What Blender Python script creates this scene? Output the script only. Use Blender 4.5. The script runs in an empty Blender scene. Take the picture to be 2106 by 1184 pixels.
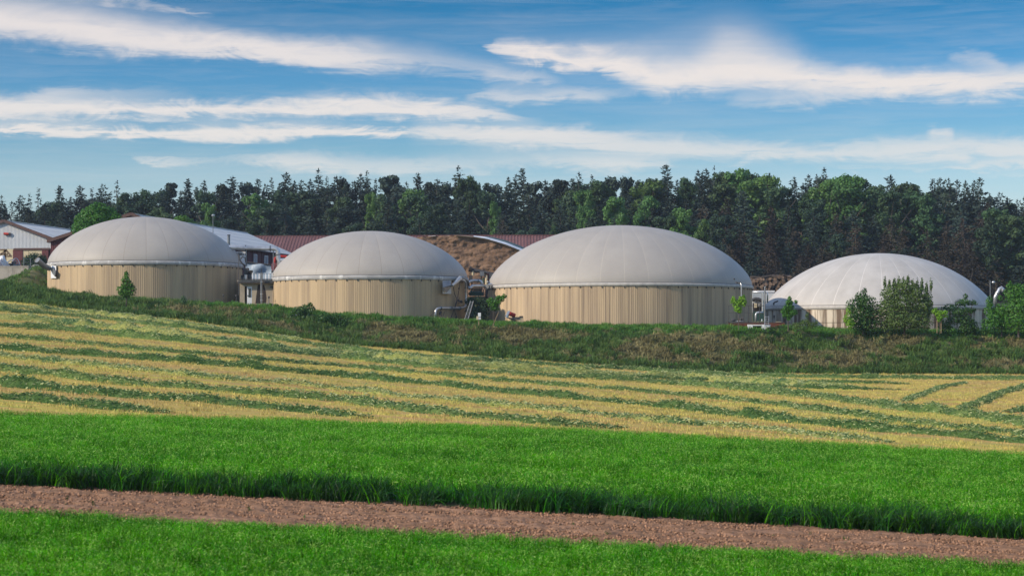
import bpy, math, random
import numpy as np
from mathutils import Vector

R = math.radians
F = 4224.0            # focal length in photograph pixels
HOR = 700.0           # photograph row of the horizon
rng = np.random.default_rng(7)
random.seed(7)
scene = bpy.context.scene
col = scene.collection

# ------------------------------------------------------------------ camera
cam_d = bpy.data.cameras.new('camera')
cam = bpy.data.objects.new('camera', cam_d)
col.objects.link(cam)
cam.location = (0, 0, 0)
cam.rotation_euler = (R(90), 0, 0)
cam_d.sensor_width = 36.0
cam_d.lens = 36.0 * F / 2106.0
cam_d.shift_y = (HOR - 592.0) / 2106.0
cam_d.clip_start = 0.1
cam_d.clip_end = 9000
cam_d.dof.use_dof = True
cam_d.dof.focus_distance = 200.0
cam_d.dof.aperture_fstop = 3.2
scene.camera = cam
scene.view_settings.view_transform = 'Standard'
scene.view_settings.look = 'None'
scene.view_settings.exposure = 1.12
scene.view_settings.gamma = 1.0
scene.view_settings.use_curve_mapping = False
try:
    scene.cycles.max_bounces = 6
    scene.cycles.transparent_max_bounces = 8
except Exception:
    pass

# ------------------------------------------------------------------ sky and sun
SUN_AZ_CAM = -86.0     # degrees from the camera-back direction, towards the left
SUN_EL = 30.0
a_ = R(26.0)            # a touch towards the camera side
to_sun = Vector((-math.cos(a_) * math.cos(R(SUN_EL)), -math.sin(a_) * math.cos(R(SUN_EL)), math.sin(R(SUN_EL))))
SUN_STRENGTH = 2.15
SKY_STRENGTH = 0.15
HAZE = 0.00013
sd = bpy.data.lights.new('sun', 'SUN')
sun = bpy.data.objects.new('sun', sd)
col.objects.link(sun)
sd.energy = SUN_STRENGTH
sd.angle = R(0.53)
sd.color = (1.0, 0.86, 0.68)
sun.rotation_euler = to_sun.to_track_quat('Z', 'Y').to_euler()

world = bpy.data.worlds.new('World')
scene.world = world
world.use_nodes = True
wn = world.node_tree
wn.nodes.clear()


class NT:
    """small node helper"""
    def __init__(self, tree):
        self.t = tree

    def n(self, typ, **kw):
        nd = self.t.nodes.new(typ)
        for k, v in kw.items():
            setattr(nd, k, v)
        return nd

    def put(self, sock, v):
        if v is None:
            return
        if hasattr(v, 'is_output') or isinstance(v, bpy.types.NodeSocket):
            self.t.links.new(v, sock)
        else:
            sock.default_value = v

    def m(self, op, a, b=None, c=None, clamp=False):
        nd = self.n('ShaderNodeMath', operation=op, use_clamp=clamp)
        self.put(nd.inputs[0], a)
        if b is not None:
            self.put(nd.inputs[1], b)
        if c is not None:
            self.put(nd.inputs[2], c)
        return nd.outputs[0]

    def vm(self, op, a, b=None):
        nd = self.n('ShaderNodeVectorMath', operation=op)
        self.put(nd.inputs[0], a)
        if b is not None:
            self.put(nd.inputs[1], b)
        return nd.outputs[0]

    def mr(self, v, a, b, c=0.0, d=1.0, smooth=False):
        nd = self.n('ShaderNodeMapRange')
        nd.interpolation_type = 'SMOOTHSTEP' if smooth else 'LINEAR'
        nd.clamp = True
        self.put(nd.inputs[0], v)
        for i, x in enumerate((a, b, c, d)):
            self.put(nd.inputs[i + 1], x)
        return nd.outputs[0]

    def noise(self, vec, scale, detail=4.0, rough=0.55, dist=0.0):
        nd = self.n('ShaderNodeTexNoise')
        self.put(nd.inputs['Vector'], vec)
        nd.inputs['Scale'].default_value = scale
        nd.inputs['Detail'].default_value = detail
        nd.inputs['Roughness'].default_value = rough
        nd.inputs['Distortion'].default_value = dist
        return nd.outputs['Fac']

    def mix(self, f, a, b, blend='MIX'):
        nd = self.n('ShaderNodeMix', data_type='RGBA', blend_type=blend)
        self.put(nd.inputs[0], f)
        self.put(nd.inputs[6], a)
        self.put(nd.inputs[7], b)
        return nd.outputs[2]

    def ramp(self, f, stops):
        nd = self.n('ShaderNodeValToRGB')
        cr = nd.color_ramp
        while len(cr.elements) < len(stops):
            cr.elements.new(0.5)
        for e, (p, c) in zip(cr.elements, stops):
            e.position = p
            e.color = (c[0], c[1], c[2], 1)
        self.put(nd.inputs[0], f)
        return nd.outputs[0]

    def comb(self, x, y, z):
        nd = self.n('ShaderNodeCombineXYZ')
        for i, v in enumerate((x, y, z)):
            self.put(nd.inputs[i], v)
        return nd.outputs[0]


W = NT(wn)
tc = W.n('ShaderNodeTexCoord')
sep = W.n('ShaderNodeSeparateXYZ')
W.put(sep.inputs[0], tc.outputs['Generated'])
X, Y, Z = sep.outputs
az = W.m('ARCTAN2', X, Y)                      # 0 straight ahead, + to the right
hl = W.m('SQRT', W.m('ADD', W.m('MULTIPLY', X, X), W.m('MULTIPLY', Y, Y)))
el = W.m('ARCTAN2', Z, hl)
AZW, ELW = 0.30, 0.20
azn = W.m('MULTIPLY_ADD', az, 0.5 / AZW, 0.5)  # 0..1 across +-0.30 rad
eln = W.m('MULTIPLY', el, 1.0 / ELW)


def sky_uv(px, py):
    u, v = (px - 1053) / F, (HOR - py) / F
    return math.atan(u) * 0.5 / AZW + 0.5, math.atan2(v, math.sqrt(1 + u * u)) / ELW


def fcurve(pts):
    nd = W.n('ShaderNodeFloatCurve')
    c = nd.mapping.curves[0]
    nd.mapping.use_clip = False
    pts = sorted(pts)
    while len(c.points) < len(pts):
        c.points.new(0.5, 0.5)
    for p, (x, y) in zip(c.points, pts):
        p.location = (x, y)
        p.handle_type = 'AUTO_CLAMPED'
    nd.mapping.update()
    nd.inputs['Factor'].default_value = 1.0
    W.put(nd.inputs['Value'], azn)
    return nd.outputs[0]


# wind-drawn streaks: noise stretched along the cloud bands
st = W.comb(W.m('MULTIPLY', az, 6.0), W.m('MULTIPLY', el, 62.0), 0.0)
warp = W.noise(st, 1.0, 5, 0.6, 0.6)
st2 = W.comb(W.m('MULTIPLY', az, 16.0), W.m('MULTIPLY', W.m('MULTIPLY_ADD', warp, 0.01, el), 210.0), 3.0)
fine = W.noise(st2, 1.0, 7, 0.66, 0.8)
st3 = W.comb(W.m('MULTIPLY', az, 45.0), W.m('MULTIPLY', el, 110.0), 7.0)
curl = W.noise(st3, 1.0, 6, 0.62, 1.3)
ev = W.m('ADD', eln, W.m('MULTIPLY', W.m('SUBTRACT', warp, 0.5), 0.040))
ev = W.m('ADD', ev, W.m('MULTIPLY', W.m('SUBTRACT', curl, 0.5), 0.050))
ev = W.m('ADD', ev, W.m('MULTIPLY', W.m('SUBTRACT', fine, 0.5), 0.045))

bands = [
    # lower edge, upper edge, strength, softness of the lower edge, start of the upper fade
    ([(-200, 75), (0, 83), (150, 100), (300, 118), (370, 121), (460, 117), (560, 131), (700, 147), (850, 158), (1000, 163), (1150, 168)],
     [(-200, -60), (0, -50), (150, -20), (300, 15), (430, 38), (500, 52), (600, 62), (700, 66), (800, 72), (900, 85), (1000, 110), (1150, 150)],
     [(-200, 1), (500, 1), (700, .95), (800, .72), (900, .55), (1050, .42), (1180, 0)], .13, .25),
    ([(1000, 98), (1040, 118), (1150, 136), (1240, 148), (1310, 176), (1370, 198), (1450, 194), (1550, 190), (1650, 197), (1750, 196), (1850, 203), (1950, 205), (2106, 203), (2300, 205)],
     [(1000, 88), (1040, 72), (1100, 84), (1250, 92), (1400, 98), (1450, 86), (1500, 72), (1560, 84), (1620, 96), (1680, 115), (1800, 128), (1900, 132), (2106, 130), (2300, 130)],
     [(985, 0), (1030, .85), (1150, 1), (1900, 1), (2106, .92), (2300, .9)], .16, .50),
    ([(980, 120), (1400, 120), (1700, 130)], [(980, 40), (1300, 42), (1480, 5), (1560, 20), (1700, 90)],
     [(1000, 0), (1100, .28), (1440, .40), (1500, .5), (1600, .3), (1690, 0)], .3, .15),
    ([(1500, 225), (1650, 226), (1750, 212), (1800, 205)], [(1500, 190), (1650, 185), (1800, 190)], [(1490, 0), (1560, .5), (1700, .55), (1800, 0)], .3, .3),
    ([(-200, 250), (0, 249), (100, 252), (300, 245), (500, 242), (700, 244), (850, 245), (960, 242), (1080, 252)],
     [(-200, 200), (0, 196), (100, 190), (250, 201), (400, 206), (550, 200), (700, 188), (850, 195), (950, 204), (1080, 232)],
     [(-200, 1), (850, 1), (960, .9), (1090, .25), (1130, 0)], .22, .5),
    ([(60, 205), (340, 205), (420, 205)], [(60, 190), (200, 178), (340, 178), (420, 195)], [(40, 0), (120, .5), (300, .4), (420, 0)], .3, .3),
    ([(960, 205), (1100, 214), (1200, 212), (1340, 195)], [(960, 190), (1050, 172), (1200, 172), (1340, 165)], [(950, 0), (1000, .7), (1150, .75), (1250, .5), (1330, .2), (1360, 0)], .3, .4),
    ([(1000, 172), (1160, 172)], [(1000, 138), (1160, 140)], [(990, 0), (1050, .45), (1120, .4), (1180, 0)], .4, .3),
    ([(-200, 268), (0, 270), (150, 280), (300, 284), (400, 293), (500, 291), (600, 286), (730, 281), (830, 284), (1000, 286), (1250, 292)],
     [(-200, 250), (0, 250), (200, 256), (350, 256), (430, 248), (600, 250), (740, 258), (830, 260), (900, 252), (1100, 255), (1250, 262)],
     [(-200, 1), (820, 1), (850, .6), (1050, .65), (1200, .5), (1250, .3)], .22, .5),
    ([(850, 300), (1000, 312), (1150, 322), (1400, 325), (1600, 328), (1800, 332), (2106, 334), (2300, 334)],
     [(850, 248), (1053, 250), (1200, 262), (1400, 270), (1500, 278), (1700, 288), (1800, 278), (1950, 272), (2106, 276), (2300, 270)],
     [(830, 0), (930, .75), (1200, .95), (1700, .85), (1900, .92), (2300, .95)], .35, .42),
    ([(270, 326), (320, 341), (500, 336), (600, 351), (800, 360), (1000, 356), (1180, 345)],
     [(270, 318), (400, 318), (530, 314), (600, 305), (680, 310), (800, 320), (1000, 320), (1180, 332)],
     [(260, 0), (320, .7), (450, .45), (600, .85), (720, .7), (900, .6), (1060, .5), (1180, 0)], .3, .35),
    ([(1080, 330), (1250, 357), (1340, 348), (1420, 335)], [(1080, 322), (1250, 320), (1420, 318)], [(1070, 0), (1160, .6), (1260, .85), (1330, .6), (1420, 0)], .4, .35),
    ([(1950, 350), (2300, 345)], [(1950, 340), (2106, 325), (2300, 318)], [(1930, 0), (2030, .65), (2300, .7)], .4, .4),
    ([(1680, 352), (2040, 352)], [(1680, 343), (2040, 343)], [(1670, 0), (1760, .35), (1950, .3), (2040, 0)], .4, .4),
    ([(2000, 366), (2300, 370)], [(2000, 358), (2300, 350)], [(2010, 0), (2100, .4), (2300, .5)], .4, .4),
    ([(1895, 282), (1975, 282)], [(1895, 262), (1975, 262)], [(1905, 0), (1922, .85), (1950, .8), (1965, 0)], .5, .3),
    ([(1930, 125), (1980, 128), (2070, 150)], [(1930, 108), (1990, 104), (2070, 128)], [(1945, 0), (1965, .55), (2010, .6), (2060, .4), (2075, 0)], .4, .3),
    ([(200, 2), (330, 22), (440, 32)], [(200, -20), (330, 2), (440, 18)], [(150, .4), (380, .55), (430, .3), (450, 0)], .3, .4),
]
mask = None
for lo, hi, stg, sl, up in bands:
    L = fcurve([sky_uv(x, y) for x, y in lo])
    H_ = fcurve([sky_uv(x, y) for x, y in hi])
    S = fcurve([(sky_uv(x, 300)[0], s) for x, s in stg])
    t = W.m('DIVIDE', W.m('SUBTRACT', ev, L), W.m('MAXIMUM', W.m('SUBTRACT', H_, L), 0.004))
    a = W.mr(t, -sl * 1.3 - .10, sl * 1.9 + .14, 0, 1, True)
    b = W.mr(t, up * .6, 1.3, 1, 0, True)
    inside = W.m('MULTIPLY', W.m('GREATER_THAN', azn, -0.05), W.m('LESS_THAN', azn, 1.05))
    k = W.m('MULTIPLY', W.m('MULTIPLY', a, b), W.m('MAXIMUM', S, 0.0))
    k = W.m('MULTIPLY', k, inside)
    k = W.m('SUBTRACT', 1.0, k, clamp=True)
    mask = k if mask is None else W.m('MULTIPLY', mask, k)
dens = W.m('SUBTRACT', 1.0, mask, clamp=True)
# streaky texture eats into thin cloud more than into thick cloud
tex = W.m('ADD', W.m('MULTIPLY', fine, 0.75), W.m('MULTIPLY', curl, 0.35))
dens = W.m('MULTIPLY', dens, W.mr(W.m('ADD', tex, W.m('MULTIPLY', dens, 0.55)), 0.38, 0.92, 0.10, 1.0), clamp=True)
# faint cirrus everywhere, and ordinary broken cirrus away from the view
far_c = W.noise(W.comb(W.m('MULTIPLY', az, 2.0), W.m('MULTIPLY', el, 9.0), 11.0), 1.0, 6, 0.6, 0.5)
faint = W.m('MULTIPLY', W.mr(W.m('MULTIPLY_ADD', fine, 0.4, W.m('MULTIPLY', warp, 0.6)), 0.44, 0.80), 0.26)
outside = W.m('MAXIMUM', W.mr(eln, 0.9, 1.6, 0, 1), W.mr(W.m('ABSOLUTE', az), 0.28, 0.5, 0, 1))
gen = W.m('MULTIPLY', W.mr(far_c, 0.48, 0.68, 0, 0.8, True), outside)
dens = W.m('MAXIMUM', W.m('MAXIMUM', dens, faint), gen)
sky = W.n('ShaderNodeTexSky', sky_type='NISHITA')
sky.sun_disc = False
sky.sun_elevation = R(SUN_EL)
sky.sun_rotation = math.atan2(to_sun.x, to_sun.y)
sky.air_density = 1.0
sky.dust_density = 0.3
sky.ozone_density = 2.5
# polarised, graded blue in view; tint brightens above it for added ambient fill
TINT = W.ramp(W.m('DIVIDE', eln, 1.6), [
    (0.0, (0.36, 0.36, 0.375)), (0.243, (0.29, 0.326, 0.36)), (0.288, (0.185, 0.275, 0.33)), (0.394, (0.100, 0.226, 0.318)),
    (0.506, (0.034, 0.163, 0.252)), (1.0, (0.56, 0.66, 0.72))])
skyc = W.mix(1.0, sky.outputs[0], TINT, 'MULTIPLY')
CL = 3.1
cloudc = W.mix(W.mr(eln, 0.35, 0.75), (0.87 * CL, 0.825 * CL, 0.775 * CL, 1), (0.86 * CL, 0.785 * CL, 0.755 * CL, 1))
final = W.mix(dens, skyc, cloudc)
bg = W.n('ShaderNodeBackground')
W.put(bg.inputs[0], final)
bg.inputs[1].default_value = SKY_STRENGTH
wo = W.n('ShaderNodeOutputWorld')
wn.links.new(bg.outputs[0], wo.inputs[0])

# ------------------------------------------------------------------ numpy noise


def vnoise(x, y, seed=0):
    xi, yi = np.floor(x).astype(np.int64), np.floor(y).astype(np.int64)
    xf, yf = x - xi, y - yi
    xf = xf * xf * (3 - 2 * xf)
    yf = yf * yf * (3 - 2 * yf)

    def h(i, j):
        n = (i * 374761393 + j * 668265263 + seed * 1442695041) & 0xFFFFFFFF
        n = ((n ^ (n >> 13)) * 1274126177) & 0xFFFFFFFF
        return ((n ^ (n >> 16)) & 0xFFFF) / 65535.0
    a = h(xi, yi) * (1 - xf) + h(xi + 1, yi) * xf
    b = h(xi, yi + 1) * (1 - xf) + h(xi + 1, yi + 1) * xf
    return a * (1 - yf) + b * yf


def fbm(x, y, oct=4, seed=0):
    s, a, t = 0.0, 1.0, 0.0
    for i in range(oct):
        s = s + a * vnoise(x, y, seed + i * 17)
        t += a
        a *= 0.5
        x, y = x * 2.03 + 11.3, y * 2.03 + 5.7
    return s / t


# ------------------------------------------------------------------ terrain profile
PXC = np.array([-2500, -300, 0, 100, 200, 380, 525, 700, 875, 1050, 1225, 1400, 1580, 1750, 2106, 2500, 5000], float)
LIN = lambda a, b, c: np.interp(PXC, [-2500, -300, 0, 1053, 2106, 2500, 5000], [a - 20, a - 20, a, b, c, c + 15, c + 15])
B3 = np.interp(PXC, [-2500, -300, 0, 350, 700, 1050, 1400, 1750, 2106, 2500], [830, 832, 842, 848, 858, 868, 885, 905, 925, 948]) + 30
B4 = np.interp(PXC, [-300, 0, 200, 380, 525, 700, 875, 1050, 1225, 1400, 1580, 2106], [590, 618, 640, 658, 680, 708, 722, 738, 750, 762, 768, 769])
B5 = np.interp(PXC, [-300, 0, 60, 102, 160, 250, 400, 560, 640, 700, 875, 1003, 1200, 1546, 1800, 2106], [570, 588, 592, 604, 614, 622, 629, 632, 642, 651, 658, 665, 671, 674, 682, 685])
B5 = B5 + np.interp(PXC, [450, 640], [1, 5])
D5 = np.interp(PXC, [-300, 0, 300, 761, 1275, 1806, 2106], [219, 219, 217, 212.5, 211.5, 217, 218])
D4 = D5 - np.interp(PXC, [0, 300, 600, 1000], [7, 9, 9.5, 10])
zof = lambda py, d: (HOR - py) / F * d
c1 = np.ones_like(PXC)
KN = [
    (2 * c1, -1.75 * c1),
    (12 * c1, -2.3 * c1),
    (27 * c1, zof(LIN(1185, 1235, 1290), 27)),
    (38 * c1, zof(LIN(1072, 1126, 1180), 38)),
    (46 * c1, zof(LIN(995, 1048, 1108), 46)),
    (78 * c1, zof(B3, 78)),
    (D4, zof(B4, D4)),
    (D5, zof(B5, D5)),
    (D5 + 5, zof(B5, D5) + 0.15),
    (262 * c1, zof(B5, D5) + 0.5),
    (285 * c1, zof(np.interp(PXC, [0, 530, 980, 1580, 2106], [563, 567, 605, 635, 640]), 285)),
    (380 * c1, zof(np.interp(PXC, [0, 1050, 2106], [578, 602, 617]), 380)),
    (620 * c1, 17.0 * c1),
    (6000 * c1, 24.0 * c1),
]
KD = np.array([k[0] for k in KN])
KZ = np.array([k[1] for k in KN])


def H(x, y):
    x, y = np.broadcast_arrays(np.asarray(x, float), np.asarray(y, float))
    shp = x.shape
    x, y = x.ravel(), y.ravel()
    yy = np.maximum(y, 2.0)
    px = np.clip(1053 + F * x / yy, -2500, 5000)
    # spread of the columns is frozen near the camera so the ground stays smooth there
    ci = np.clip(np.searchsorted(PXC, px) - 1, 0, len(PXC) - 2)
    w = (px - PXC[ci]) / (PXC[ci + 1] - PXC[ci])
    D = KD[:, ci] * (1 - w) + KD[:, ci + 1] * w
    Zk = KZ[:, ci] * (1 - w) + KZ[:, ci + 1] * w
    z = Zk[0].copy()
    for k in range(len(KN) - 1):
        m = (yy >= D[k])
        tt = np.clip((yy - D[k]) / (D[k + 1] - D[k]), 0, 1)
        z = np.where(m, Zk[k] + (Zk[k + 1] - Zk[k]) * tt, z)
    z = z + 2.9 * np.exp(-((x + 55.3) / 2.6) ** 2 - ((y - 240.0) / 8.0) ** 2)
    return z.reshape(shp)


def h(x, y):
    return float(H(np.array([x]), np.array([y]))[0])


def at(px, py, d):
    return Vector(((px - 1053) / F * d, d, (HOR - py) / F * d))


def ground_hit(px, py, d0=50.0, d1=214.0):
    """distance at which the line of sight meets the ground"""
    u = (px - 1053) / F
    a, b = d0, d1
    for _ in range(40):
        m = (a + b) / 2
        if (HOR - py) / F * m < h(u * m, m):
            b = m
        else:
            a = m
    return a


# ------------------------------------------------------------------ materials
MATS = {}


def mat(name, c1, c2=None, scale=(1, 1, 1), detail=4, rough=0.8, spec=0.3, rnd=0.0, bump=0.0, bscale=None,
        lo=0.35, hi=0.65, metal=0.0, trans=0.0, rows=False, tcol=None, c3=None, s3=(1, 1, 1), l3=0.5, h3=0.7, hue=0.0, obj=False):
    m = bpy.data.materials.new(name)
    m.use_nodes = True
    m.node_tree.nodes.clear()
    T = NT(m.node_tree)
    if obj:
        pos = T.n('ShaderNodeTexCoord').outputs['Object']
    else:
        pos = T.n('ShaderNodeNewGeometry').outputs['Position']
    if rows:
        sp = T.n('ShaderNodeSeparateXYZ')
        T.put(sp.inputs[0], pos)
        kk = T.m('MAXIMUM', T.m('MULTIPLY_ADD', sp.outputs[1], -0.0061, 1.22), 0.0)
        pos = T.comb(sp.outputs[0], T.m('MULTIPLY_ADD', sp.outputs[0], kk, sp.outputs[1]), 0.0)
    c = (*c1, 1)
    if c2 is not None:
        f = T.noise(T.vm('MULTIPLY', pos, scale), 1.0, detail, 0.6)
        c = T.mix(T.mr(f, lo, hi), (*c1, 1), (*c2, 1))
    if c3 is not None:
        f = T.noise(T.vm('MULTIPLY', pos, s3), 1.0, 4, 0.6)
        c = T.mix(T.mr(f, l3, h3), c, (*c3, 1))
    if rnd or hue:
        oi = T.n('ShaderNodeObjectInfo')
        hs = T.n('ShaderNodeHueSaturation')
        T.put(hs.inputs['Value'], T.mr(oi.outputs['Random'], 0, 1, 1 - rnd, 1 + rnd))
        T.put(hs.inputs['Hue'], T.mr(T.m('FRACT', T.m('MULTIPLY', oi.outputs['Random'], 7.31)), 0, 1, 0.5 - hue, 0.5 + hue))
        T.put(hs.inputs['Color'], c)
        c = hs.outputs[0]
    p = T.n('ShaderNodeBsdfPrincipled')
    T.put(p.inputs['Base Color'], c)
    p.inputs['Roughness'].default_value = rough
    p.inputs['Specular IOR Level'].default_value = spec
    p.inputs['Metallic'].default_value = metal
    if bump:
        b = T.n('ShaderNodeBump')
        b.inputs['Strength'].default_value = 1.0
        b.inputs['Distance'].default_value = bump
        T.put(b.inputs['Height'], T.noise(T.vm('MULTIPLY', pos, bscale or scale), 1.0, 5, 0.6))
        T.put(p.inputs['Normal'], b.outputs[0])
    out = T.n('ShaderNodeOutputMaterial')
    sh = p.outputs[0]
    if trans:
        tr = T.n('ShaderNodeBsdfTranslucent')
        if tcol is None:
            T.put(tr.inputs[0], c)
        else:
            T.put(tr.inputs[0], T.mix(1.0, c, (*tcol, 1), 'MULTIPLY'))
        ms = T.n('ShaderNodeMixShader')
        ms.inputs[0].default_value = trans
        m.node_tree.links.new(sh, ms.inputs[1])
        m.node_tree.links.new(tr.outputs[0], ms.inputs[2])
        sh = ms.outputs[0]
    m.node_tree.links.new(sh, out.inputs[0])
    MATS[name] = m
    return m


M = MATS
mat('crop', (.034, .195, .001), (.082, .330, .003), (.25, .25, .25), rough=.5, spec=.10, rnd=.50, hue=.012, trans=.35, tcol=(1.6, 1.5, .8))
mat('crop_pale', (.19, .44, .04), (.34, .56, .10), (.5, .5, .5), rough=.4, spec=.3, rnd=.25, trans=.3)
mat('edge_grass', (.010, .055, .004), (.022, .095, .010), (.4, .4, .4), rough=.5, spec=.3, rnd=.35, hue=.015, trans=.3)  # shade of the crop's front face put into the colour
mat('crop_dark', (.020, .095, .002), (.035, .14, .004), (.5, .5, .5), rough=.6, spec=.05, rnd=.3, trans=.3)
mat('crop_soil', (.035, .05, .015), (.06, .05, .03), (2, 2, 2), rough=.95, spec=.1)
mat('soil', (.29, .165, .097), (.18, .100, .058), (1.2, 5, 5), rough=.95, spec=.1, bump=.03, bscale=(9, 9, 9),
    c3=(.40, .235, .15), s3=(.4, 2.8, 2.8), l3=.52, h3=.75)
mat('clod', (.35, .200, .120), (.22, .122, .074), (5, 5, 5), rough=.95, spec=.1, rnd=.40)
mat('stubble', (.45, .360, .080), (.43, .270, .105), (.03, .50, .55), rough=.95, spec=.1, lo=.40, hi=.60, bump=.05, bscale=(3, 6, 6), rows=True,
    c3=(.25, .32, .06), s3=(.025, 1.5, 1.2), l3=.52, h3=.68)
mat('stubble_straw', (.56, .485, .125), (.50, .345, .135), (.03, .50, .55), rough=.7, spec=.3, rnd=.3, lo=.42, hi=.58, trans=.2,
    rows=True, c3=(.38, .43, .08), s3=(.025, 1.5, 1.2), l3=.52, h3=.68)
mat('swath', (.062, .115, .028), (.13, .19, .055), (.8, 1.6, 1.6), rough=.85, spec=.08, bump=.12, bscale=(5, 7, 7), lo=.4, hi=.6,
    c3=(.22, .25, .08), s3=(.22, .5, .5), l3=.58, h3=.70)
mat('swath_dark', (.036, .082, .020), (.085, .145, .040), (.8, 1.6, 1.6), rough=.85, spec=.08, bump=.12, bscale=(5, 7, 7), lo=.4, hi=.6)
mat('swath_straw', (.20, .24, .060), (.34, .33, .10), (.6, 1.2, 1.2), rough=.85, spec=.08, bump=.10, bscale=(5, 7, 7), lo=.4, hi=.6,
    c3=(.07, .13, .045), s3=(.25, .6, .6), l3=.5, h3=.62)
mat('hay_stalk', (.065, .135, .035), (.14, .22, .065), (1, 1, 1), rough=.55, spec=.4, trans=.2)
mat('hay_stalk_pale', (.36, .42, .17), (.48, .50, .25), (1, 1, 1), rough=.55, spec=.4, trans=.2)
mat('bank_soil', (.075, .095, .035), (.15, .135, .065), (.5, .5, .7), rough=.95, spec=.1, bump=.15, bscale=(1.5, 1.5, 1.5))
mat('bank_green', (.060, .130, .028), (.115, .195, .045), (.35, .35, .5), rough=.6, spec=.2, rnd=.35, hue=.02, trans=.25)
mat('bank_bright', (.070, .18, .025), (.12, .26, .045), (.35, .35, .5), rough=.6, spec=.2, rnd=.3, hue=.02, trans=.3)
mat('bank_dry', (.180, .175, .072), (.27, .235, .110), (.5, .5, .5), rough=.8, spec=.15, rnd=.35, trans=.15)
mat('yard', (.20, .19, .17), (.13, .13, .12), (.5, .5, .5), rough=.9)
mat('forest_floor', (.03, .035, .02), (.05, .04, .03), (.3, .3, .3), rough=.95)
mat('needle', (.024, .042, .034), (.040, .060, .044), (.5, .5, .5), rough=.75, spec=.15, rnd=.45, hue=.03)
mat('needle_brown', (.066, .048, .036), (.042, .042, .031), (.6, .6, .4), rough=.85, spec=.1, rnd=.35, hue=.02)
mat('needle_blue', (.034, .060, .050), (.046, .074, .058), (.5, .5, .5), rough=.75, spec=.15, rnd=.3)
mat('leaf_bright', (.080, .165, .040), (.10, .20, .050), (.4, .4, .4), rough=.55, spec=.25, rnd=.25, hue=.015, trans=.3)
mat('leaf_mid', (.046, .088, .038), (.060, .112, .044), (.4, .4, .4), rough=.6, spec=.2, rnd=.3, hue=.02, trans=.25)
mat('leaf_dark', (.030, .058, .034), (.040, .078, .038), (.4, .4, .4), rough=.6, spec=.2, rnd=.3, hue=.02, trans=.2)
mat('leaf_near', (.050, .15, .014), (.085, .22, .024), (1.2, 1.2, 1.2), rough=.5, spec=.3, hue=.01, rnd=.08, trans=.3)
mat('leaf_near_dark', (.028, .085, .012), (.050, .125, .018), (1.2, 1.2, 1.2), rough=.5, spec=.3, trans=.25)
mat('leaf_olive', (.060, .115, .022), (.125, .190, .045), (1.0, 1.0, 1.0), rough=.55, spec=.3, trans=.25)
mat('leaf_lime', (.16, .34, .018), (.22, .42, .03), (1.5, 1.5, 1.5), rough=.5, spec=.3, trans=.35)
mat('blossom', (.75, .74, .66), rough=.7)
mat('bark', (.07, .055, .04), (.13, .11, .09), (3, 3, .6), rough=.9)
mat('stake', (.38, .28, .17), (.28, .2, .12), (5, 5, 1), rough=.8)
mat('membrane', (.365, .338, .302), (.325, .300, .270), (.35, .35, .12), rough=.55, spec=.35, lo=.3, hi=.7, rnd=.025)
mat('membrane_white', (.47, .447, .415), (.38, .36, .33), (.35, .35, .10), rough=.55, spec=.35, lo=.35, hi=.7, rnd=.04)
mat('seam', (.285, .255, .22), rough=.6)
mat('seam_pale', (.60, .57, .53), rough=.6)
mat('seam_light', (.415, .375, .325), rough=.6)
mat('band', (.42, .41, .39), (.27, .265, .26), (1.2, 1.2, 5), rough=.6, lo=.35, hi=.7, c3=(.58, .57, .54), s3=(1.5, 1.5, .4), l3=.55, h3=.66)
mat('band_white', (.47, .445, .41), (.36, .34, .31), (2.2, 2.2, .8), rough=.6, lo=.35, hi=.7)
mat('cladding', (.52, .39, .235), (.38, .285, .18), (.9, .9, .05), rough=.7, spec=.2, rnd=.07, lo=.38, hi=.64,
    c3=(.30, .23, .16), s3=(3.1, 3.1, .05), l3=.52, h3=.76)
mat('cladding_grey', (.54, .405, .255), (.38, .285, .19), (.9, .9, .05), rough=.7, spec=.2, rnd=.08, lo=.38, hi=.64,
    c3=(.23, .175, .125), s3=(3.4, 3.4, .04), l3=.50, h3=.72)
mat('board_stained', (.60, .53, .42), (.15, .105, .07), (1.3, 1.3, .10), rough=.75, spec=.2, rnd=.08, lo=.42, hi=.54)
mat('dark_metal', (.045, .045, .05), (.07, .065, .06), (3, 3, 3), rough=.6)
mat('grey_metal', (.24, .25, .255), (.17, .175, .18), (2, 2, 2), rough=.42, metal=.5)
mat('bright_metal', (.55, .56, .57), (.42, .43, .44), (2, 2, 2), rough=.32, metal=.6)
mat('white_paint', (.72, .73, .74), (.60, .61, .62), (1, 1, 1), rough=.5)
mat('white_sheet', (.52, .54, .55), (.46, .475, .485), (.6, .6, .6), rough=.5, rnd=.03)
mat('roof_white', (.60, .595, .565), (.53, .525, .50), (.3, .3, .3), rough=.55, rnd=.03)
mat('cream', (.55, .47, .30), (.47, .40, .27), (1, 1, 1), rough=.8)
mat('red_brown', (.115, .032, .035), (.085, .027, .030), (1, 1, .3), rough=.75, rnd=.06)
mat('trim_brown', (.10, .055, .045), (.08, .045, .038), (1, 1, 1), rough=.7)
mat('roof_red', (.16, .072, .068), (.13, .062, .060), (1, 1, 1), rough=.7, rnd=.08)
mat('red_paint', (.48, .035, .025), (.35, .03, .02), (2, 2, 2), rough=.45)
mat('concrete', (.42, .38, .32), (.30, .275, .23), (.8, .8, .8), rough=.9, bump=.02, bscale=(4, 4, 4), c3=(.20, .18, .15), s3=(1.5, 1.5, .2), l3=.55, h3=.75)
mat('concrete_warm', (.40, .335, .25), (.31, .265, .20), (.8, .8, .8), rough=.9, bump=.02, bscale=(4, 4, 4))
mat('rust', (.16, .055, .03), (.05, .025, .018), (1.5, 1.5, .3), rough=.9)
mat('soot_shade', (.03, .026, .024), (.05, .04, .035), (1, 1, .3), rough=.95)
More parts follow.
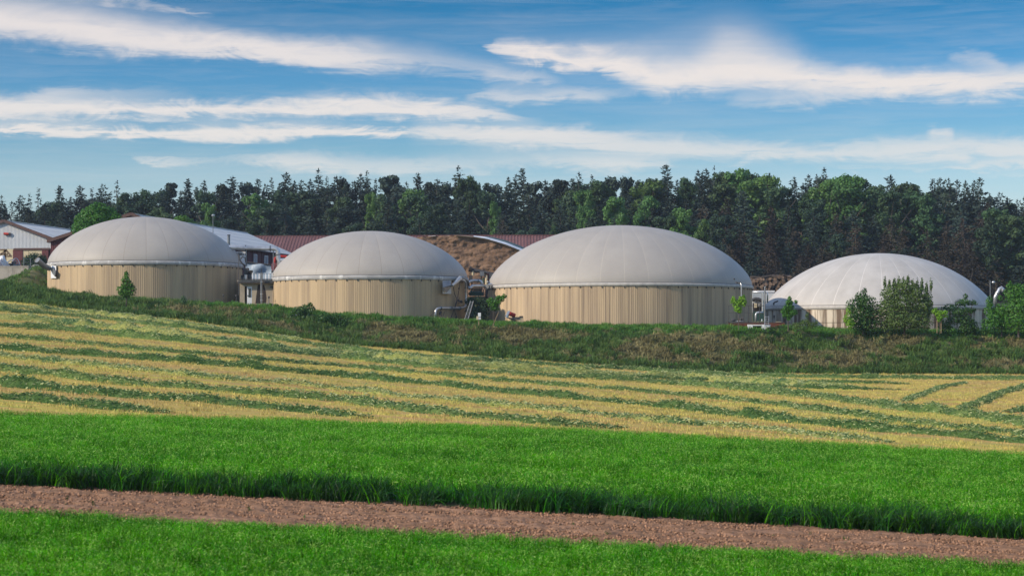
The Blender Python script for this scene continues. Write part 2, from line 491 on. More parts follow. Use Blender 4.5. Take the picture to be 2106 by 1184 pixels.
mat('glass_dark', (.02, .025, .03), rough=.08, spec=.6)
mat('window_pale', (.35, .38, .40), rough=.15, spec=.5)
mat('tarp', (.36, .44, .52), (.26, .34, .43), (.8, .8, .8), rough=.4, bump=.08, bscale=(1.5, 1.5, 1.5))
mat('silage', (.24, .150, .095), (.16, .100, .065), (.6, .6, .9), rough=.95, bump=.25, bscale=(1.8, 1.8, 2.6), spec=.1,
    c3=(.29, .19, .125), s3=(.5, .5, .4), l3=.54, h3=.72)
mat('sheet_green', (.035, .06, .055), (.05, .08, .07), (1, 1, 1), rough=.6)
mat('silage_rim', (.33, .27, .19), (.24, .19, .13), (1, 1, 1), rough=.9)
mat('green_machine', (.035, .08, .06), (.02, .05, .04), (2, 2, 2), rough=.5)
mat('log_bark', (.055, .042, .034), (.085, .065, .05), (4, 4, 4), rough=.95, rnd=.3)
mat('log_end', (.23, .155, .105), (.13, .085, .06), (6, 6, 6), rough=.9, rnd=.45)
mat('black_ink_shade', (.012, .012, .014), rough=.6)
mat('timber', (.24, .17, .10), (.16, .11, .07), (2, 2, 2), rough=.85)
mat('plastic_bag', (.58, .58, .60), (.40, .30, .32), (1.5, 1.5, 1.5), rough=.4, lo=.5, hi=.7)
mat('stone', (.20, .19, .17), (.28, .27, .24), (2, 2, 2), rough=.9)

# ------------------------------------------------------------------ mesh builder


def wloc(o):
    v = Vector((0, 0, 0))
    while o is not None:
        v = v + o.location
        o = o.parent
    return v


class MB:
    def __init__(self):
        self.v, self.f, self.mi = [], [], []

    def add(self, vs, fs, mi=0):
        n = len(self.v)
        self.v.extend([tuple(map(float, p)) for p in vs])
        self.f.extend([tuple(i + n for i in q) for q in fs])
        self.mi.extend([mi] * len(fs))
        return self

    def quad(self, a, b, c, d, mi=0):
        return self.add([a, b, c, d], [(0, 1, 2, 3)], mi)

    def box(self, c, s, mi=0, rz=0.0, bev=0.0):
        x, y, z = s[0] / 2, s[1] / 2, s[2] / 2
        cs, sn = math.cos(rz), math.sin(rz)
        vs = []
        for dz in (-z, z):
            for dx, dy in ((-x, -y), (x, -y), (x, y), (-x, y)):
                vs.append((c[0] + dx * cs - dy * sn, c[1] + dx * sn + dy * cs, c[2] + dz))
        return self.add(vs, [(0, 3, 2, 1), (4, 5, 6, 7), (0, 1, 5, 4), (1, 2, 6, 5), (2, 3, 7, 6), (3, 0, 4, 7)], mi)

    def bar(self, a, b, w, t=None, mi=0):
        """rectangular bar from a to b"""
        a, b = Vector(a), Vector(b)
        t = t or w
        d = (b - a).normalized()
        up = Vector((0, 0, 1)) if abs(d.z) < .95 else Vector((0, 1, 0))
        s = d.cross(up).normalized() * w / 2
        u = s.cross(d).normalized() * t / 2
        vs = [a - s - u, a + s - u, a + s + u, a - s + u, b - s - u, b + s - u, b + s + u, b - s + u]
        return self.add(vs, [(0, 3, 2, 1), (4, 5, 6, 7), (0, 1, 5, 4), (1, 2, 6, 5), (2, 3, 7, 6), (3, 0, 4, 7)], mi)

    def tube(self, pts, r, n=8, mi=0, cap=True):
        pts = [Vector(p) for p in pts]
        rs = r if isinstance(r, (list, tuple)) else [r] * len(pts)
        base = len(self.v)
        prev = None
        for i, p in enumerate(pts):
            d = (pts[min(i + 1, len(pts) - 1)] - pts[max(i - 1, 0)]).normalized()
            ref = prev if prev is not None else (Vector((0, 0, 1)) if abs(d.z) < .9 else Vector((0, 1, 0)))
            s = d.cross(ref)
            if s.length < 1e-4:
                s = d.cross(Vector((1, 0, 0)))
            s.normalize()
            u = s.cross(d).normalized()
            prev = u
            for k in range(n):
                a = 2 * math.pi * k / n
                q = p + (s * math.cos(a) + u * math.sin(a)) * rs[i]
                self.v.append(tuple(q))
        for i in range(len(pts) - 1):
            for k in range(n):
                a, b = base + i * n + k, base + i * n + (k + 1) % n
                self.f.append((a, b, b + n, a + n))
                self.mi.append(mi)
        if cap:
            self.f.append(tuple(base + k for k in range(n))[::-1])
            self.f.append(tuple(base + (len(pts) - 1) * n + k for k in range(n)))
            self.mi += [mi, mi]
        return self

    def blob(self, c, s, seed=0, n=8, amp=.2, mi=0):
        rr = np.random.default_rng(seed)
        vs, fs = [], []
        for i in range(n + 1):
            th = math.pi * i / n
            for k in range(n * 2):
                a = math.pi * k / n
                j = 1 + rr.uniform(-amp, amp) if 0 < i < n else 1
                vs.append((c[0] + s[0] * math.sin(th) * math.cos(a) * j, c[1] + s[1] * math.sin(th) * math.sin(a) * j, c[2] + s[2] * math.cos(th) * j))
        for i in range(n):
            for k in range(n * 2):
                a, b = i * 2 * n + k, i * 2 * n + (k + 1) % (2 * n)
                fs.append((a, a + 2 * n, b + 2 * n, b))
        return self.add(vs, fs, mi)

    def build(self, name, mats, parent=None, smooth=False):
        me = bpy.data.meshes.new(name)
        off = wloc(parent) if parent else Vector((0, 0, 0))
        vs = np.array(self.v, float) - np.array(off)
        me.from_pydata(vs.tolist(), [], self.f)
        if not isinstance(mats, (list, tuple)):
            mats = [mats]
        for m in mats:
            me.materials.append(M[m])
        if len(mats) > 1:
            me.polygons.foreach_set('material_index', self.mi)
        if smooth:
            me.polygons.foreach_set('use_smooth', [True] * len(me.polygons))
        o = bpy.data.objects.new(name, me)
        col.objects.link(o)
        if parent:
            o.parent = parent
        return o


def npmesh(name, v, f, mats, smooth=False, mi=None):
    """fast mesh from numpy arrays; f is (n,3) or (n,4)"""
    me = bpy.data.meshes.new(name)
    k = f.shape[1]
    me.vertices.add(len(v))
    me.vertices.foreach_set('co', np.asarray(v, np.float32).ravel())
    me.loops.add(f.size)
    me.loops.foreach_set('vertex_index', f.astype(np.int32).ravel())
    me.polygons.add(len(f))
    me.polygons.foreach_set('loop_start', np.arange(0, f.size, k, dtype=np.int32))
    me.polygons.foreach_set('loop_total', np.full(len(f), k, np.int32))
    if not isinstance(mats, (list, tuple)):
        mats = [mats]
    for m in mats:
        me.materials.append(M[m])
    if mi is not None:
        me.polygons.foreach_set('material_index', mi.astype(np.int32))
    if smooth:
        me.polygons.foreach_set('use_smooth', np.ones(len(f), bool))
    me.update(calc_edges=True)
    me.validate()
    return me


def link(name, me, parent=None, loc=None):
    o = bpy.data.objects.new(name, me)
    col.objects.link(o)
    if parent:
        o.parent = parent
    if loc is not None:
        o.location = loc
    return o


def tag(o, label=None, cat=None, group=None, kind=None):
    if label:
        o['label'] = label
    if cat:
        o['category'] = cat
    if group:
        o['group'] = group
    if kind:
        o['kind'] = kind
    return o


def thing(name, loc, label, cat, group=None):
    o = bpy.data.objects.new(name, None)
    o.empty_display_size = .3
    col.objects.link(o)
    o.location = loc
    return tag(o, label, cat, group)


def copy_tree(o, parent=None):
    c = o.copy()
    col.objects.link(c)
    if parent:
        c.parent = parent
    for ch in [q for q in o.children]:
        copy_tree(ch, c)
    return c


# ------------------------------------------------------------------ ground sheets


def sheet(name, matname, ka, kb, nd, label, noise=None, pxs=None):
    """strip of ground between terrain lines ka and kb"""
    if pxs is None:
        pxs = np.concatenate([np.linspace(-2500, -320, 12), np.linspace(-300, 2400, 181), np.linspace(2450, 5000, 12)])
    Da = np.interp(pxs, PXC, KD[ka])
    Db = np.interp(pxs, PXC, KD[kb])
    t = np.linspace(0, 1, nd + 1)
    D = Da[None, :] * (1 - t[:, None]) + Db[None, :] * t[:, None]
    Xs = (pxs[None, :] - 1053) / F * D
    Zs = H(Xs, D)
    if noise is not None:
        Zs = Zs + noise(Xs, D) * np.minimum(1, np.minimum(t, 1 - t) * nd / 2)[:, None]
    v = np.stack([Xs, D, Zs], -1).reshape(-1, 3)
    nx = len(pxs)
    i = (np.arange(nd)[:, None] * nx + np.arange(nx - 1)[None, :]).ravel()
    f = np.stack([i, i + 1, i + nx + 1, i + nx], -1)
    o = link(name, npmesh(name, v, f, matname, True))
    tag(o, label, None, None, 'structure')
    return o


sheet('near_field_ground', 'crop_soil', 0, 3, 30, 'dark soil under the green crop at the bottom of the view')
sheet('tilled_strip', 'soil', 3, 4, 130, 'strip of bare reddish brown tilled soil between the two green crops',
      lambda x, y: (fbm(x * 5.5, y * 5.5, 5, 3) - .5) * .13 + (fbm(x * .5, y * 4.0, 3, 9) - .5) * .12,
      np.concatenate([np.linspace(-2500, -320, 6), np.linspace(-300, 2400, 620), np.linspace(2450, 5000, 6)]))
sheet('crop_field_ground', 'crop_soil', 4, 5, 30, 'dark soil under the tall green crop')
sheet('stubble_field', 'stubble', 5, 6, 160, 'mown straw coloured field below the embankment',
      lambda x, y: (fbm(x * .08, y * .5, 3, 21) - .5) * .16 + (fbm(x * .5, y * 1.5, 3, 5) - .5) * .07)
bank_relief = lambda x, y: (fbm(x * .35, y * .6, 4, 31) - .5) * .5 + (fbm(x * .8, y * 1.5, 3, 33) - .5) * 1.0
sheet('embankment', 'bank_soil', 6, 8, 28, 'grassy embankment in front of the round tanks',
      bank_relief)
sheet('tank_platform_ground', 'bank_soil', 8, 10, 16, 'level ground the round tanks stand on')
sheet('forest_floor', 'forest_floor', 10, 13, 30, 'ground rising behind the farm into the forest')
# ground round and behind the camera
mb = MB()
mb.quad((-2500, -2500, -1.76), (2500, -2500, -1.76), (2500, 1.9, -1.76), (-2500, 1.9, -1.76))
mb.quad((-6000, 1.9, -2.2), (-1.8, 1.9, -2.2), (-4500, 6000, -2.2), (-6000, 6000, -2.2))
mb.quad((6000, 1.9, -2.2), (6000, 6000, -2.2), (5500, 6000, -2.2), (1.8, 1.9, -2.2))
tag(mb.build('surrounding_ground', 'crop_soil'), 'farmland round the viewpoint', None, None, 'structure')

# ------------------------------------------------------------------ scatter
src_coll = {}


def blades(n, rad, hgt, w, lean, seed, matn, segs=3, pale=None, pale_f=0.0, flat=1.0, dark=None, dark_f=0.0, tips=0):
    r = np.random.default_rng(seed)
    a = r.uniform(0, 2 * np.pi, n)
    rr = rad * np.sqrt(r.uniform(0, 1, n))
    bx, by = rr * np.cos(a), rr * np.sin(a)
    hh = hgt * r.uniform(.6, 1.1, n)
    ld = r.uniform(0, 2 * np.pi, n)
    ln = lean * hh * r.uniform(.2, 1.3, n)
    wd = w * r.uniform(.7, 1.3, n)
    fa = ld + np.pi / 2 + r.uniform(-.5, .5, n)
    t = np.linspace(0, 1, segs + 1)
    k = 2 * segs + 1
    V = np.zeros((n, k, 3))
    bend = .25 * np.minimum(1, ln / hh * 1.5)
    for i in range(segs):
        tt = t[i]
        off = ln * tt ** 2
        ww = wd * (1 - .45 * tt) / 2
        for s, sg in ((0, -1), (1, 1)):
            V[:, 2 * i + s, 0] = bx + off * np.cos(ld) + sg * ww * np.cos(fa)
            V[:, 2 * i + s, 1] = by + off * np.sin(ld) + sg * ww * np.sin(fa)
            V[:, 2 * i + s, 2] = hh * (tt - bend * tt ** 3) * flat
    V[:, k - 1, 0] = bx + ln * np.cos(ld)
    V[:, k - 1, 1] = by + ln * np.sin(ld)
    V[:, k - 1, 2] = hh * (1 - bend) * flat
    tri = []
    for i in range(segs - 1):
        b = 2 * i
        tri += [(b, b + 1, b + 3), (b, b + 3, b + 2)]
    tri.append((2 * segs - 2, 2 * segs - 1, k - 1))
    tri = np.array(tri)
    Fc = (np.arange(n)[:, None, None] * k + tri[None]).reshape(-1, 3)
    u = r.uniform(0, 1, n)
    sel = np.where(u < pale_f, 1, np.where(u > 1 - dark_f, 2, 0))
    m_i = np.repeat(sel, len(tri))
    V = V.reshape(-1, 3)
    if tips:
        a = r.uniform(0, 2 * np.pi, tips)
        q = rad * np.sqrt(r.uniform(0, 1, tips))
        c = np.stack([q * np.cos(a), q * np.sin(a), hgt * r.uniform(.55, .98, tips)], -1)
        d_ = r.normal(0, 1, (tips, 3)) * [.6, .6, 1]
        d_ *= (r.uniform(.02, .055, tips) / np.linalg.norm(d_, axis=1))[:, None]
        e = np.cross(d_, r.normal(0, 1, (tips, 3)))
        e *= (w * .75 / np.linalg.norm(e, axis=1))[:, None]
        TV = np.stack([c - d_, c + e, c + d_], 1).reshape(-1, 3)
        Fc = np.concatenate([Fc, np.arange(tips * 3).reshape(-1, 3) + len(V)])
        V = np.concatenate([V, TV])
        m_i = np.concatenate([m_i, np.where(r.uniform(0, 1, tips) < .38, 1, 0)])
    mats = [matn] + ([pale or matn]) + ([dark or matn])
    return npmesh('blade_tuft', V, Fc, mats, False, m_i)


GN = {}


def scatter(name, pts, meshes, scl, label, cat, tilt=0.15, seed=1, par=None, kind='stuff', sz=None):
    r = np.random.default_rng(seed)
    n = len(pts)
    c = bpy.data.collections.new('source_' + name)
    for i, me in enumerate(meshes):
        c.objects.link(bpy.data.objects.new('%s_source_%02d' % (name, i), me))
    me = bpy.data.meshes.new(name)
    me.vertices.add(n)
    me.vertices.foreach_set('co', np.asarray(pts, np.float32).ravel())
    rot = np.stack([r.normal(0, tilt, n), r.normal(0, tilt, n), r.uniform(0, 2 * np.pi, n)], -1).astype(np.float32)
    A = me.attributes.new('rot', 'FLOAT_VECTOR', 'POINT')
    A.data.foreach_set('vector', rot.ravel())
    A = me.attributes.new('scl', 'FLOAT_VECTOR', 'POINT')
    s = np.asarray(scl, np.float32) * np.ones(n, np.float32)
    s3 = np.stack([s, s, s * (sz if sz is not None else 1)], -1)
    A.data.foreach_set('vector', s3.astype(np.float32).ravel())
    A = me.attributes.new('idx', 'INT', 'POINT')
    A.data.foreach_set('value', r.integers(0, len(meshes), n).astype(np.int32))
    o = link(name, me, par)
    ng = bpy.data.node_groups.new('scatter_' + name, 'GeometryNodeTree')
    ng.interface.new_socket('Geometry', in_out='INPUT', socket_type='NodeSocketGeometry')
    ng.interface.new_socket('Geometry', in_out='OUTPUT', socket_type='NodeSocketGeometry')
    gi, go = ng.nodes.new('NodeGroupInput'), ng.nodes.new('NodeGroupOutput')
    ip = ng.nodes.new('GeometryNodeInstanceOnPoints')
    ci = ng.nodes.new('GeometryNodeCollectionInfo')
    ci.inputs['Collection'].default_value = c
    ci.inputs['Separate Children'].default_value = True
    ci.inputs['Reset Children'].default_value = True

    def attr(nm, t):
        a = ng.nodes.new('GeometryNodeInputNamedAttribute')
        a.data_type = t
        a.inputs['Name'].default_value = nm
        return a.outputs['Attribute']
    er = ng.nodes.new('FunctionNodeEulerToRotation')
    L = ng.links.new
    L(gi.outputs[0], ip.inputs['Points'])
    L(ci.outputs[0], ip.inputs['Instance'])
    ip.inputs['Pick Instance'].default_value = True
    L(attr('idx', 'INT'), ip.inputs['Instance Index'])
    L(attr('rot', 'FLOAT_VECTOR'), er.inputs[0])
    L(er.outputs[0], ip.inputs['Rotation'])
    L(attr('scl', 'FLOAT_VECTOR'), ip.inputs['Scale'])
    L(ip.outputs[0], go.inputs[0])
    md = o.modifiers.new('scatter', 'NODES')
    md.node_group = ng
    tag(o, label, cat, None, kind)
    return o


def rand_pts(px0, px1, fa, fb, dens, seed, margin=0.0):
    """random ground points between distances fa(px), fb(px)"""
    r = np.random.default_rng(seed)
    dmin, dmax = float(np.min(fa(np.array([px0, px1, 1000.])))), float(np.max(fb(np.array([px0, px1, 1000.]))))
    xm0, xm1 = (px0 - 1053) / F * dmax, (px1 - 1053) / F * dmax
    n = int((xm1 - xm0) * (dmax - dmin) * dens)
    x = r.uniform(xm0, xm1, n)
    y = r.uniform(dmin, dmax, n)
    px = 1053 + F * x / y
    k = (px > px0) & (px < px1) & (y > fa(px)) & (y < fb(px))
    x, y = x[k], y[k]
    return x, y, H(x, y)


cst = lambda v: (lambda p: np.full_like(np.asarray(p, float), v))
crop_tufts = [blades(42, .24, .50, .018, .50, 100 + i, 'crop', 3, 'crop_pale', .07, 1.0, 'crop_dark', .35, 34) for i in range(6)]
# near crop
x, y, z = rand_pts(-260, 2366, cst(23.0), lambda p: 37.8 + .4 * vnoise(p * .02, p * 0), 15, 11)
hs = .62 + .25 * fbm(x * .5, y * .5, 3, 2)
scatter('near_green_crop', np.stack([x, y, z], -1), crop_tufts, .78 + 0 * x, 'bright green young crop at the bottom of the view', 'crop', .12, 3, sz=hs)
# far crop
x, y, z = rand_pts(-200, 2306, lambda p: 46.3 + 1.2 * vnoise(p * .013, p * 0, 4), cst(78.0), 13, 12)
hs = .90 + .35 * fbm(x * .35, y * .35, 3, 5)
scatter('tall_green_crop', np.stack([x, y, z], -1), crop_tufts, 1.0 + 0 * x, 'wide band of bright green crop behind the tilled soil', 'crop', .12, 4, sz=hs)
# ragged edge of the far crop, its shade painted as darker grass
edge_tufts = [blades(34, .22, .58, .018, 1.0, 200 + i, 'edge_grass', 4, 'crop', .14) for i in range(4)]
x, y, z = rand_pts(-200, 2306, cst(45.7), cst(47.3), 15, 13)
k = vnoise(x * 1.1, y * .3, 8) + rng.uniform(-.35, .35, len(x)) > .25
x, y, z = x[k], y[k], z[k]
scatter('rough_edge_grass', np.stack([x, y, z], -1), edge_tufts, .8 + .45 * vnoise(x * .8, y, 3), 'rough grass along the edge of the tilled soil, painted dark as shade', 'grass', .2, 5)
# weeds on the soil
x, y, z = rand_pts(-200, 2306, cst(38.3), cst(45.5), .22, 14)
scatter('soil_weeds', np.stack([x, y, z], -1), [blades(7, .05, .22, .016, .6, 300 + i, 'edge_grass', 3) for i in range(3)],
        .5 + .8 * rng.uniform(0, 1, len(x)) ** 3, 'few small weeds on the tilled soil', 'weeds', .3, 6)


def clod(seed):
    r = np.random.default_rng(seed)
    m_ = MB().blob((0, 0, .2), (.6, .6, .42), seed, 4, .28)
    return npmesh('clod', np.array(m_.v), np.array([q for q in m_.f]), 'clod', False)


x, y, z = rand_pts(-260, 2366, cst(37.6), cst(46.2), 210, 15)
scatter('soil_clods', np.stack([x, y, z + .0], -1), [clod(i) for i in range(5)], .014 + .046 * rng.uniform(0, 1, len(x)) ** 3.2,
        'crumbs and clods of reddish brown soil', 'soil', .5, 7)
# stubble
stub = [blades(26, .35, .12, .022, .35, 400 + i, 'stubble_straw', 2) for i in range(4)]
x, y, z = rand_pts(-150, 2256, cst(78.2), lambda p: np.interp(p, PXC, KD[6]), 1.6, 16)
k = rng.uniform(0, 1, len(x)) < np.clip(130 / y, .4, 1)
scatter('cut_stubble', np.stack([x, y, z], -1)[k], stub, 1.0 + .4 * rng.uniform(0, 1, k.sum()), 'short cut stalks of the mown field', 'stubble', .1, 8)

# ------------------------------------------------------------------ embankment grass
tall = [blades(30, .38, .52, .045, .6, 500 + i, 'bank_green', 3) for i in range(4)]
brt = [blades(30, .38, .42, .045, .6, 520 + i, 'bank_bright', 3) for i in range(4)]
dry = [blades(30, .42, .40, .045, .95, 540 + i, 'bank_dry', 3) for i in range(4)]
D4f = lambda p: np.interp(p, PXC, KD[6])
D5f = lambda p: np.interp(p, PXC, KD[7])
x, y, z = rand_pts(-200, 2306, lambda p: D4f(p) - .6, lambda p: D5f(p) + 6.0, 6.2, 17)
px = 1053 + F * x / y
t = (y - D4f(px)) / (D5f(px) - D4f(px))            # 0 foot, 1 crest
n1 = fbm(x * .30, y * .42, 4, 41) + .40 * (fbm(x * .9, y * 1.2, 3, 47) - .5)
dryness = np.interp(px, [0, 560, 760, 2106], [.0, .12, 1, .9])
isdry = (n1 + rng.normal(0, .05, len(x)) > .60 - .128 * dryness) & (t > .12) & (t < .88) & (dryness > .05)
isbrt = (~isdry) & ((t > .86 + rng.normal(0, .05, len(x))) | ((n1 < .38) & (t > .5) & (px < 500)) | (rng.uniform(0, 1, len(x)) < .05))
isbrt &= (px > 420) | (t < .5)
tw = (y - D4f(px)) / (D5f(px) + 5 - D4f(px))
z = z + bank_relief(x, y) * np.clip(np.minimum(tw, 1 - tw) * 14, 0, 1)
P3 = np.stack([x, y, z - .03], -1)
sc = .75 + .9 * fbm(x * .7, y * .7, 2, 51)
g = ~(isdry | isbrt)
scatter('embankment_grass', P3[g], tall, sc[g] * np.where(t[g] < .12, 1.1, 1.), 'dark green grass and weeds covering the embankment', 'grass', .25, 9,
        sz=.7 + .6 * rng.uniform(0, 1, g.sum()))
scatter('crest_grass', P3[isbrt], brt, sc[isbrt] * .9, 'brighter green grass along the top of the embankment', 'grass', .2, 10)
scatter('dry_grass', P3[isdry], dry, sc[isdry], 'brown withered grass in patches on the embankment', 'grass', .35, 11)
# grass strip behind the crest, round the tanks
x, y, z = rand_pts(-250, 2306, lambda p: D5f(p) + 6, cst(262.0), 1.1, 18)
px = 1053 + F * x / y
scatter('yard_grass', np.stack([x, y, z], -1), tall + brt[:1], .8 + .5 * rng.uniform(0, 1, len(x)), 'grass on the ground round the tanks', 'grass', .2, 12)

x, y, z = rand_pts(-250, 110, lambda p: D5f(p) + 5, cst(256.0), 6, 19)
px = 1053 + F * x / y
k = (H(x, y) < 8.75)
scatter('mound_grass', np.stack([x, y, z], -1)[k], tall + brt[:2], .8 + .5 * rng.uniform(0, 1, k.sum()), 'green grass on the slope below the retaining wall', 'grass', .2, 13)

# ------------------------------------------------------------------ swaths of mown grass
swaths = [
    ('short dark swath of mown grass nearest the tall green crop, at the left', 'swath_dark', 1.0,
     [(-60, 813), (0, 817), (70, 822), (150, 830), (230, 838), (300, 843), (345, 846)]),
    ('lumpy dark swath second from the tall green crop at the left end', 'swath_dark', 1.1,
     [(-60, 782), (0, 787), (100, 796), (200, 806), (300, 817), (430, 824), (500, 832), (600, 842), (680, 850), (760, 857)]),
    ('swath third from the tall green crop at the left, turning paler in the middle', 'swath', 1.0,
     [(-60, 752), (0, 758), (100, 768), (200, 780), (300, 790), (400, 797), (500, 806), (600, 814), (700, 822), (800, 836), (900, 849), (1000, 859), (1100, 868), (1200, 874), (1290, 879)]),
    ('thin pale swath between two dark ones, crossing the field to the right', 'swath_straw', .75,
     [(-60, 725), (0, 731), (100, 740), (200, 750), (300, 760), (400, 771), (480, 779), (600, 788), (700, 798), (800, 811), (966, 825), (1100, 838), (1200, 849), (1300, 859), (1400, 869), (1567, 881), (1700, 896), (1835, 909)]),
    ('thickest dark green swath, running unbroken across the whole field', 'swath_dark', 1.25,
     [(-60, 708), (0, 714), (100, 722), (200, 730), (300, 737), (400, 744), (500, 753), (600, 763), (700, 772), (800, 782), (900, 791), (1000, 801), (1100, 811), (1200, 820), (1300, 829), (1400, 838), (1500, 851), (1567, 858), (1700, 871), (1836, 885), (1970, 896), (2106, 909), (2180, 915)]),
    ('green swath just uphill of the thickest one', 'swath', .95,
     [(-60, 684), (0, 690), (100, 698), (200, 707), (300, 717), (400, 726), (500, 735), (600, 743), (700, 751), (800, 760), (900, 769), (1000, 778), (1100, 786), (1200, 794), (1300, 802), (1400, 811), (1568, 828), (1735, 849), (1869, 868), (2003, 881), (2106, 893), (2180, 899)]),
    ('broad tousled swath in the upper field, widest at the right', 'swath', 1.5,
     [(-60, 662), (0, 668), (100, 675), (200, 684), (300, 694), (400, 704), (500, 714), (600, 724), (700, 733), (800, 745), (900, 755), (1000, 763), (1100, 770), (1200, 775), (1300, 781), (1400, 788), (1568, 803), (1735, 822), (1869, 841), (2003, 855), (2106, 871), (2180, 880)]),
    ('straw tinged swath fourth below the embankment foot', 'swath_straw', 1.9,
     [(-60, 645), (0, 652), (100, 660), (200, 670), (300, 681), (400, 693), (500, 705), (600, 717), (700, 727), (800, 738), (900, 747), (1000, 753), (1100, 760), (1200, 766), (1300, 771), (1400, 776), (1500, 782), (1640, 791), (1700, 795), (1780, 798)]),
    ('thin swath second below the embankment foot', 'swath', 1.4,
     [(-60, 630), (0, 637), (100, 644), (200, 653), (300, 664), (400, 675), (500, 687), (600, 702), (700, 716), (800, 727), (933, 737), (1032, 743), (1100, 747), (1200, 753), (1300, 758), (1400, 766), (1568, 772), (1735, 775), (1903, 776), (2106, 778), (2180, 779)]),
    ('short swath hugging the embankment foot at the left', 'swath_straw', 1.4,
     [(-60, 620), (0, 628), (100, 635), (200, 645), (300, 656), (400, 668), (500, 682), (590, 696), (650, 706)]),
    ('swath ending in a dark tuft at the right, below the embankment foot', 'swath_dark', .8,
     [(1250, 770), (1400, 779), (1568, 781), (1735, 785), (1869, 787)]),
    ('shorter swath ending in a heap just above the crossing of the rows', 'swath_dark', .9,
     [(1440, 787), (1550, 791), (1635, 795), (1735, 798), (1850, 800)]),
    ('dark swath running diagonally uphill where the rows turn', 'swath_dark', .55,
     [(1860, 823), (1903, 808), (1936, 795), (1987, 785)]),
    ('steep dark swath running diagonally to the right edge of the field', 'swath_dark', .75,
     [(1975, 839), (2020, 826), (2054, 808), (2106, 794), (2160, 784)]),
    ('low green swath heap at the far right end of the field', 'swath_dark', .8,
     [(2070, 846), (2106, 842), (2170, 838)]),
]
for si, (lab, mt, wd, pl) in enumerate(swaths):
    pts = []
    for (px_, py_) in pl:
        d = ground_hit(px_, py_ + 3, 70, 213)
        pts.append(((px_ - 1053) / F * d, d))
    pts = np.array(pts)
    # smooth the traced line and resample
    seg = np.r_[0, np.cumsum(np.hypot(*np.diff(pts, axis=0).T))]
    L = seg[-1]
    n = max(20, int(L / .22))
    s = np.linspace(0, L, n)
    xx, yy = np.interp(s, seg, pts[:, 0]), np.interp(s, seg, pts[:, 1])
    kz = 9
    ker = np.hanning(kz + 2)[1:-1]
    ker /= ker.sum()
    yy = np.convolve(np.pad(yy, kz // 2, 'edge'), ker, 'valid')
    tx, ty = np.gradient(xx), np.gradient(yy)
    ln = np.hypot(tx, ty) + 1e-9
    nx_, ny_ = -ty / ln, tx / ln
    cr = np.linspace(-1, 1, 11)
    fade = np.clip(np.minimum(s, L - s) / 2.0, .15, 1)
    rough_ = fbm(s * .55, s * 0 + si * 7.3, 4, si)
    wid = wd * (.32 + .32 * fbm(s * .25, s * 0 + si, 3, si + 5)) * fade
    hgt = wd * (.16 + .22 * np.clip((rough_ - .28) * 1.8, 0, 1)) * fade
    PX = xx[:, None] + nx_[:, None] * cr[None] * wid[:, None]
    PY = yy[:, None] + ny_[:, None] * cr[None] * wid[:, None]
    lump = fbm(PX * 1.9, PY * 1.9, 4, 70 + si)
    PZ = H(PX, PY) + (1 - cr[None] ** 2) * hgt[:, None] * (.55 + .9 * lump) - .04 * (np.abs(cr[None]) > .95)
    v = np.stack([PX, PY, PZ], -1).reshape(-1, 3)
    m_ = len(cr)
    i = (np.arange(n - 1)[:, None] * m_ + np.arange(m_ - 1)[None]).ravel()
    f4 = np.stack([i, i + 1, i + m_ + 1, i + m_], -1)
    tri = np.concatenate([f4[:, [0, 1, 2]], f4[:, [0, 2, 3]]])
    mi = np.zeros(len(tri), int)
    # loose stalks lying over it
    r = np.random.default_rng(900 + si)
    ns = int(L * 170)
    a, b = r.integers(0, n, ns), r.integers(0, m_, ns)
    c0 = np.stack([PX[a, b], PY[a, b], PZ[a, b]], -1) + r.normal(0, .05, (ns, 3))
    ang = r.normal(0, 1.1, ns) + np.where(r.uniform(0, 1, ns) < .5, 0, np.pi)
    ll = r.uniform(.08, .22, ns)
    dv = np.stack([np.cos(ang) * ll, np.sin(ang) * ll, r.uniform(-.1, .5, ns) * ll], -1)
    up = np.stack([0 * ll, 0 * ll, .010 + 0 * ll], -1) + r.normal(0, .006, (ns, 3))
    sv = np.stack([c0 - up, c0 + up, c0 + dv * .6 + up + [0, 0, .03], c0 + dv], 1).reshape(-1, 3)
    q = np.arange(ns)[:, None] * 4 + len(v)
    st_ = np.concatenate([np.hstack([q, q + 1, q + 2]), np.hstack([q, q + 2, q + 3])])
    pale = r.uniform(0, 1, ns) < ({'swath_dark': .16, 'swath': .24}.get(mt, .55))
    smi = np.concatenate([np.where(pale, 2, 1)] * 2)
    me = npmesh('grass_swath', np.concatenate([v, sv]), np.concatenate([tri, st_]), [mt, 'hay_stalk', 'hay_stalk_pale'], False, np.concatenate([mi, smi]))
    me.polygons.foreach_set('use_smooth', np.r_[np.ones(len(tri), bool), np.zeros(len(st_), bool)])
    tag(link('grass_swath', me), lab, 'swath', 'swaths of mown grass on the field')

# ------------------------------------------------------------------ round tanks


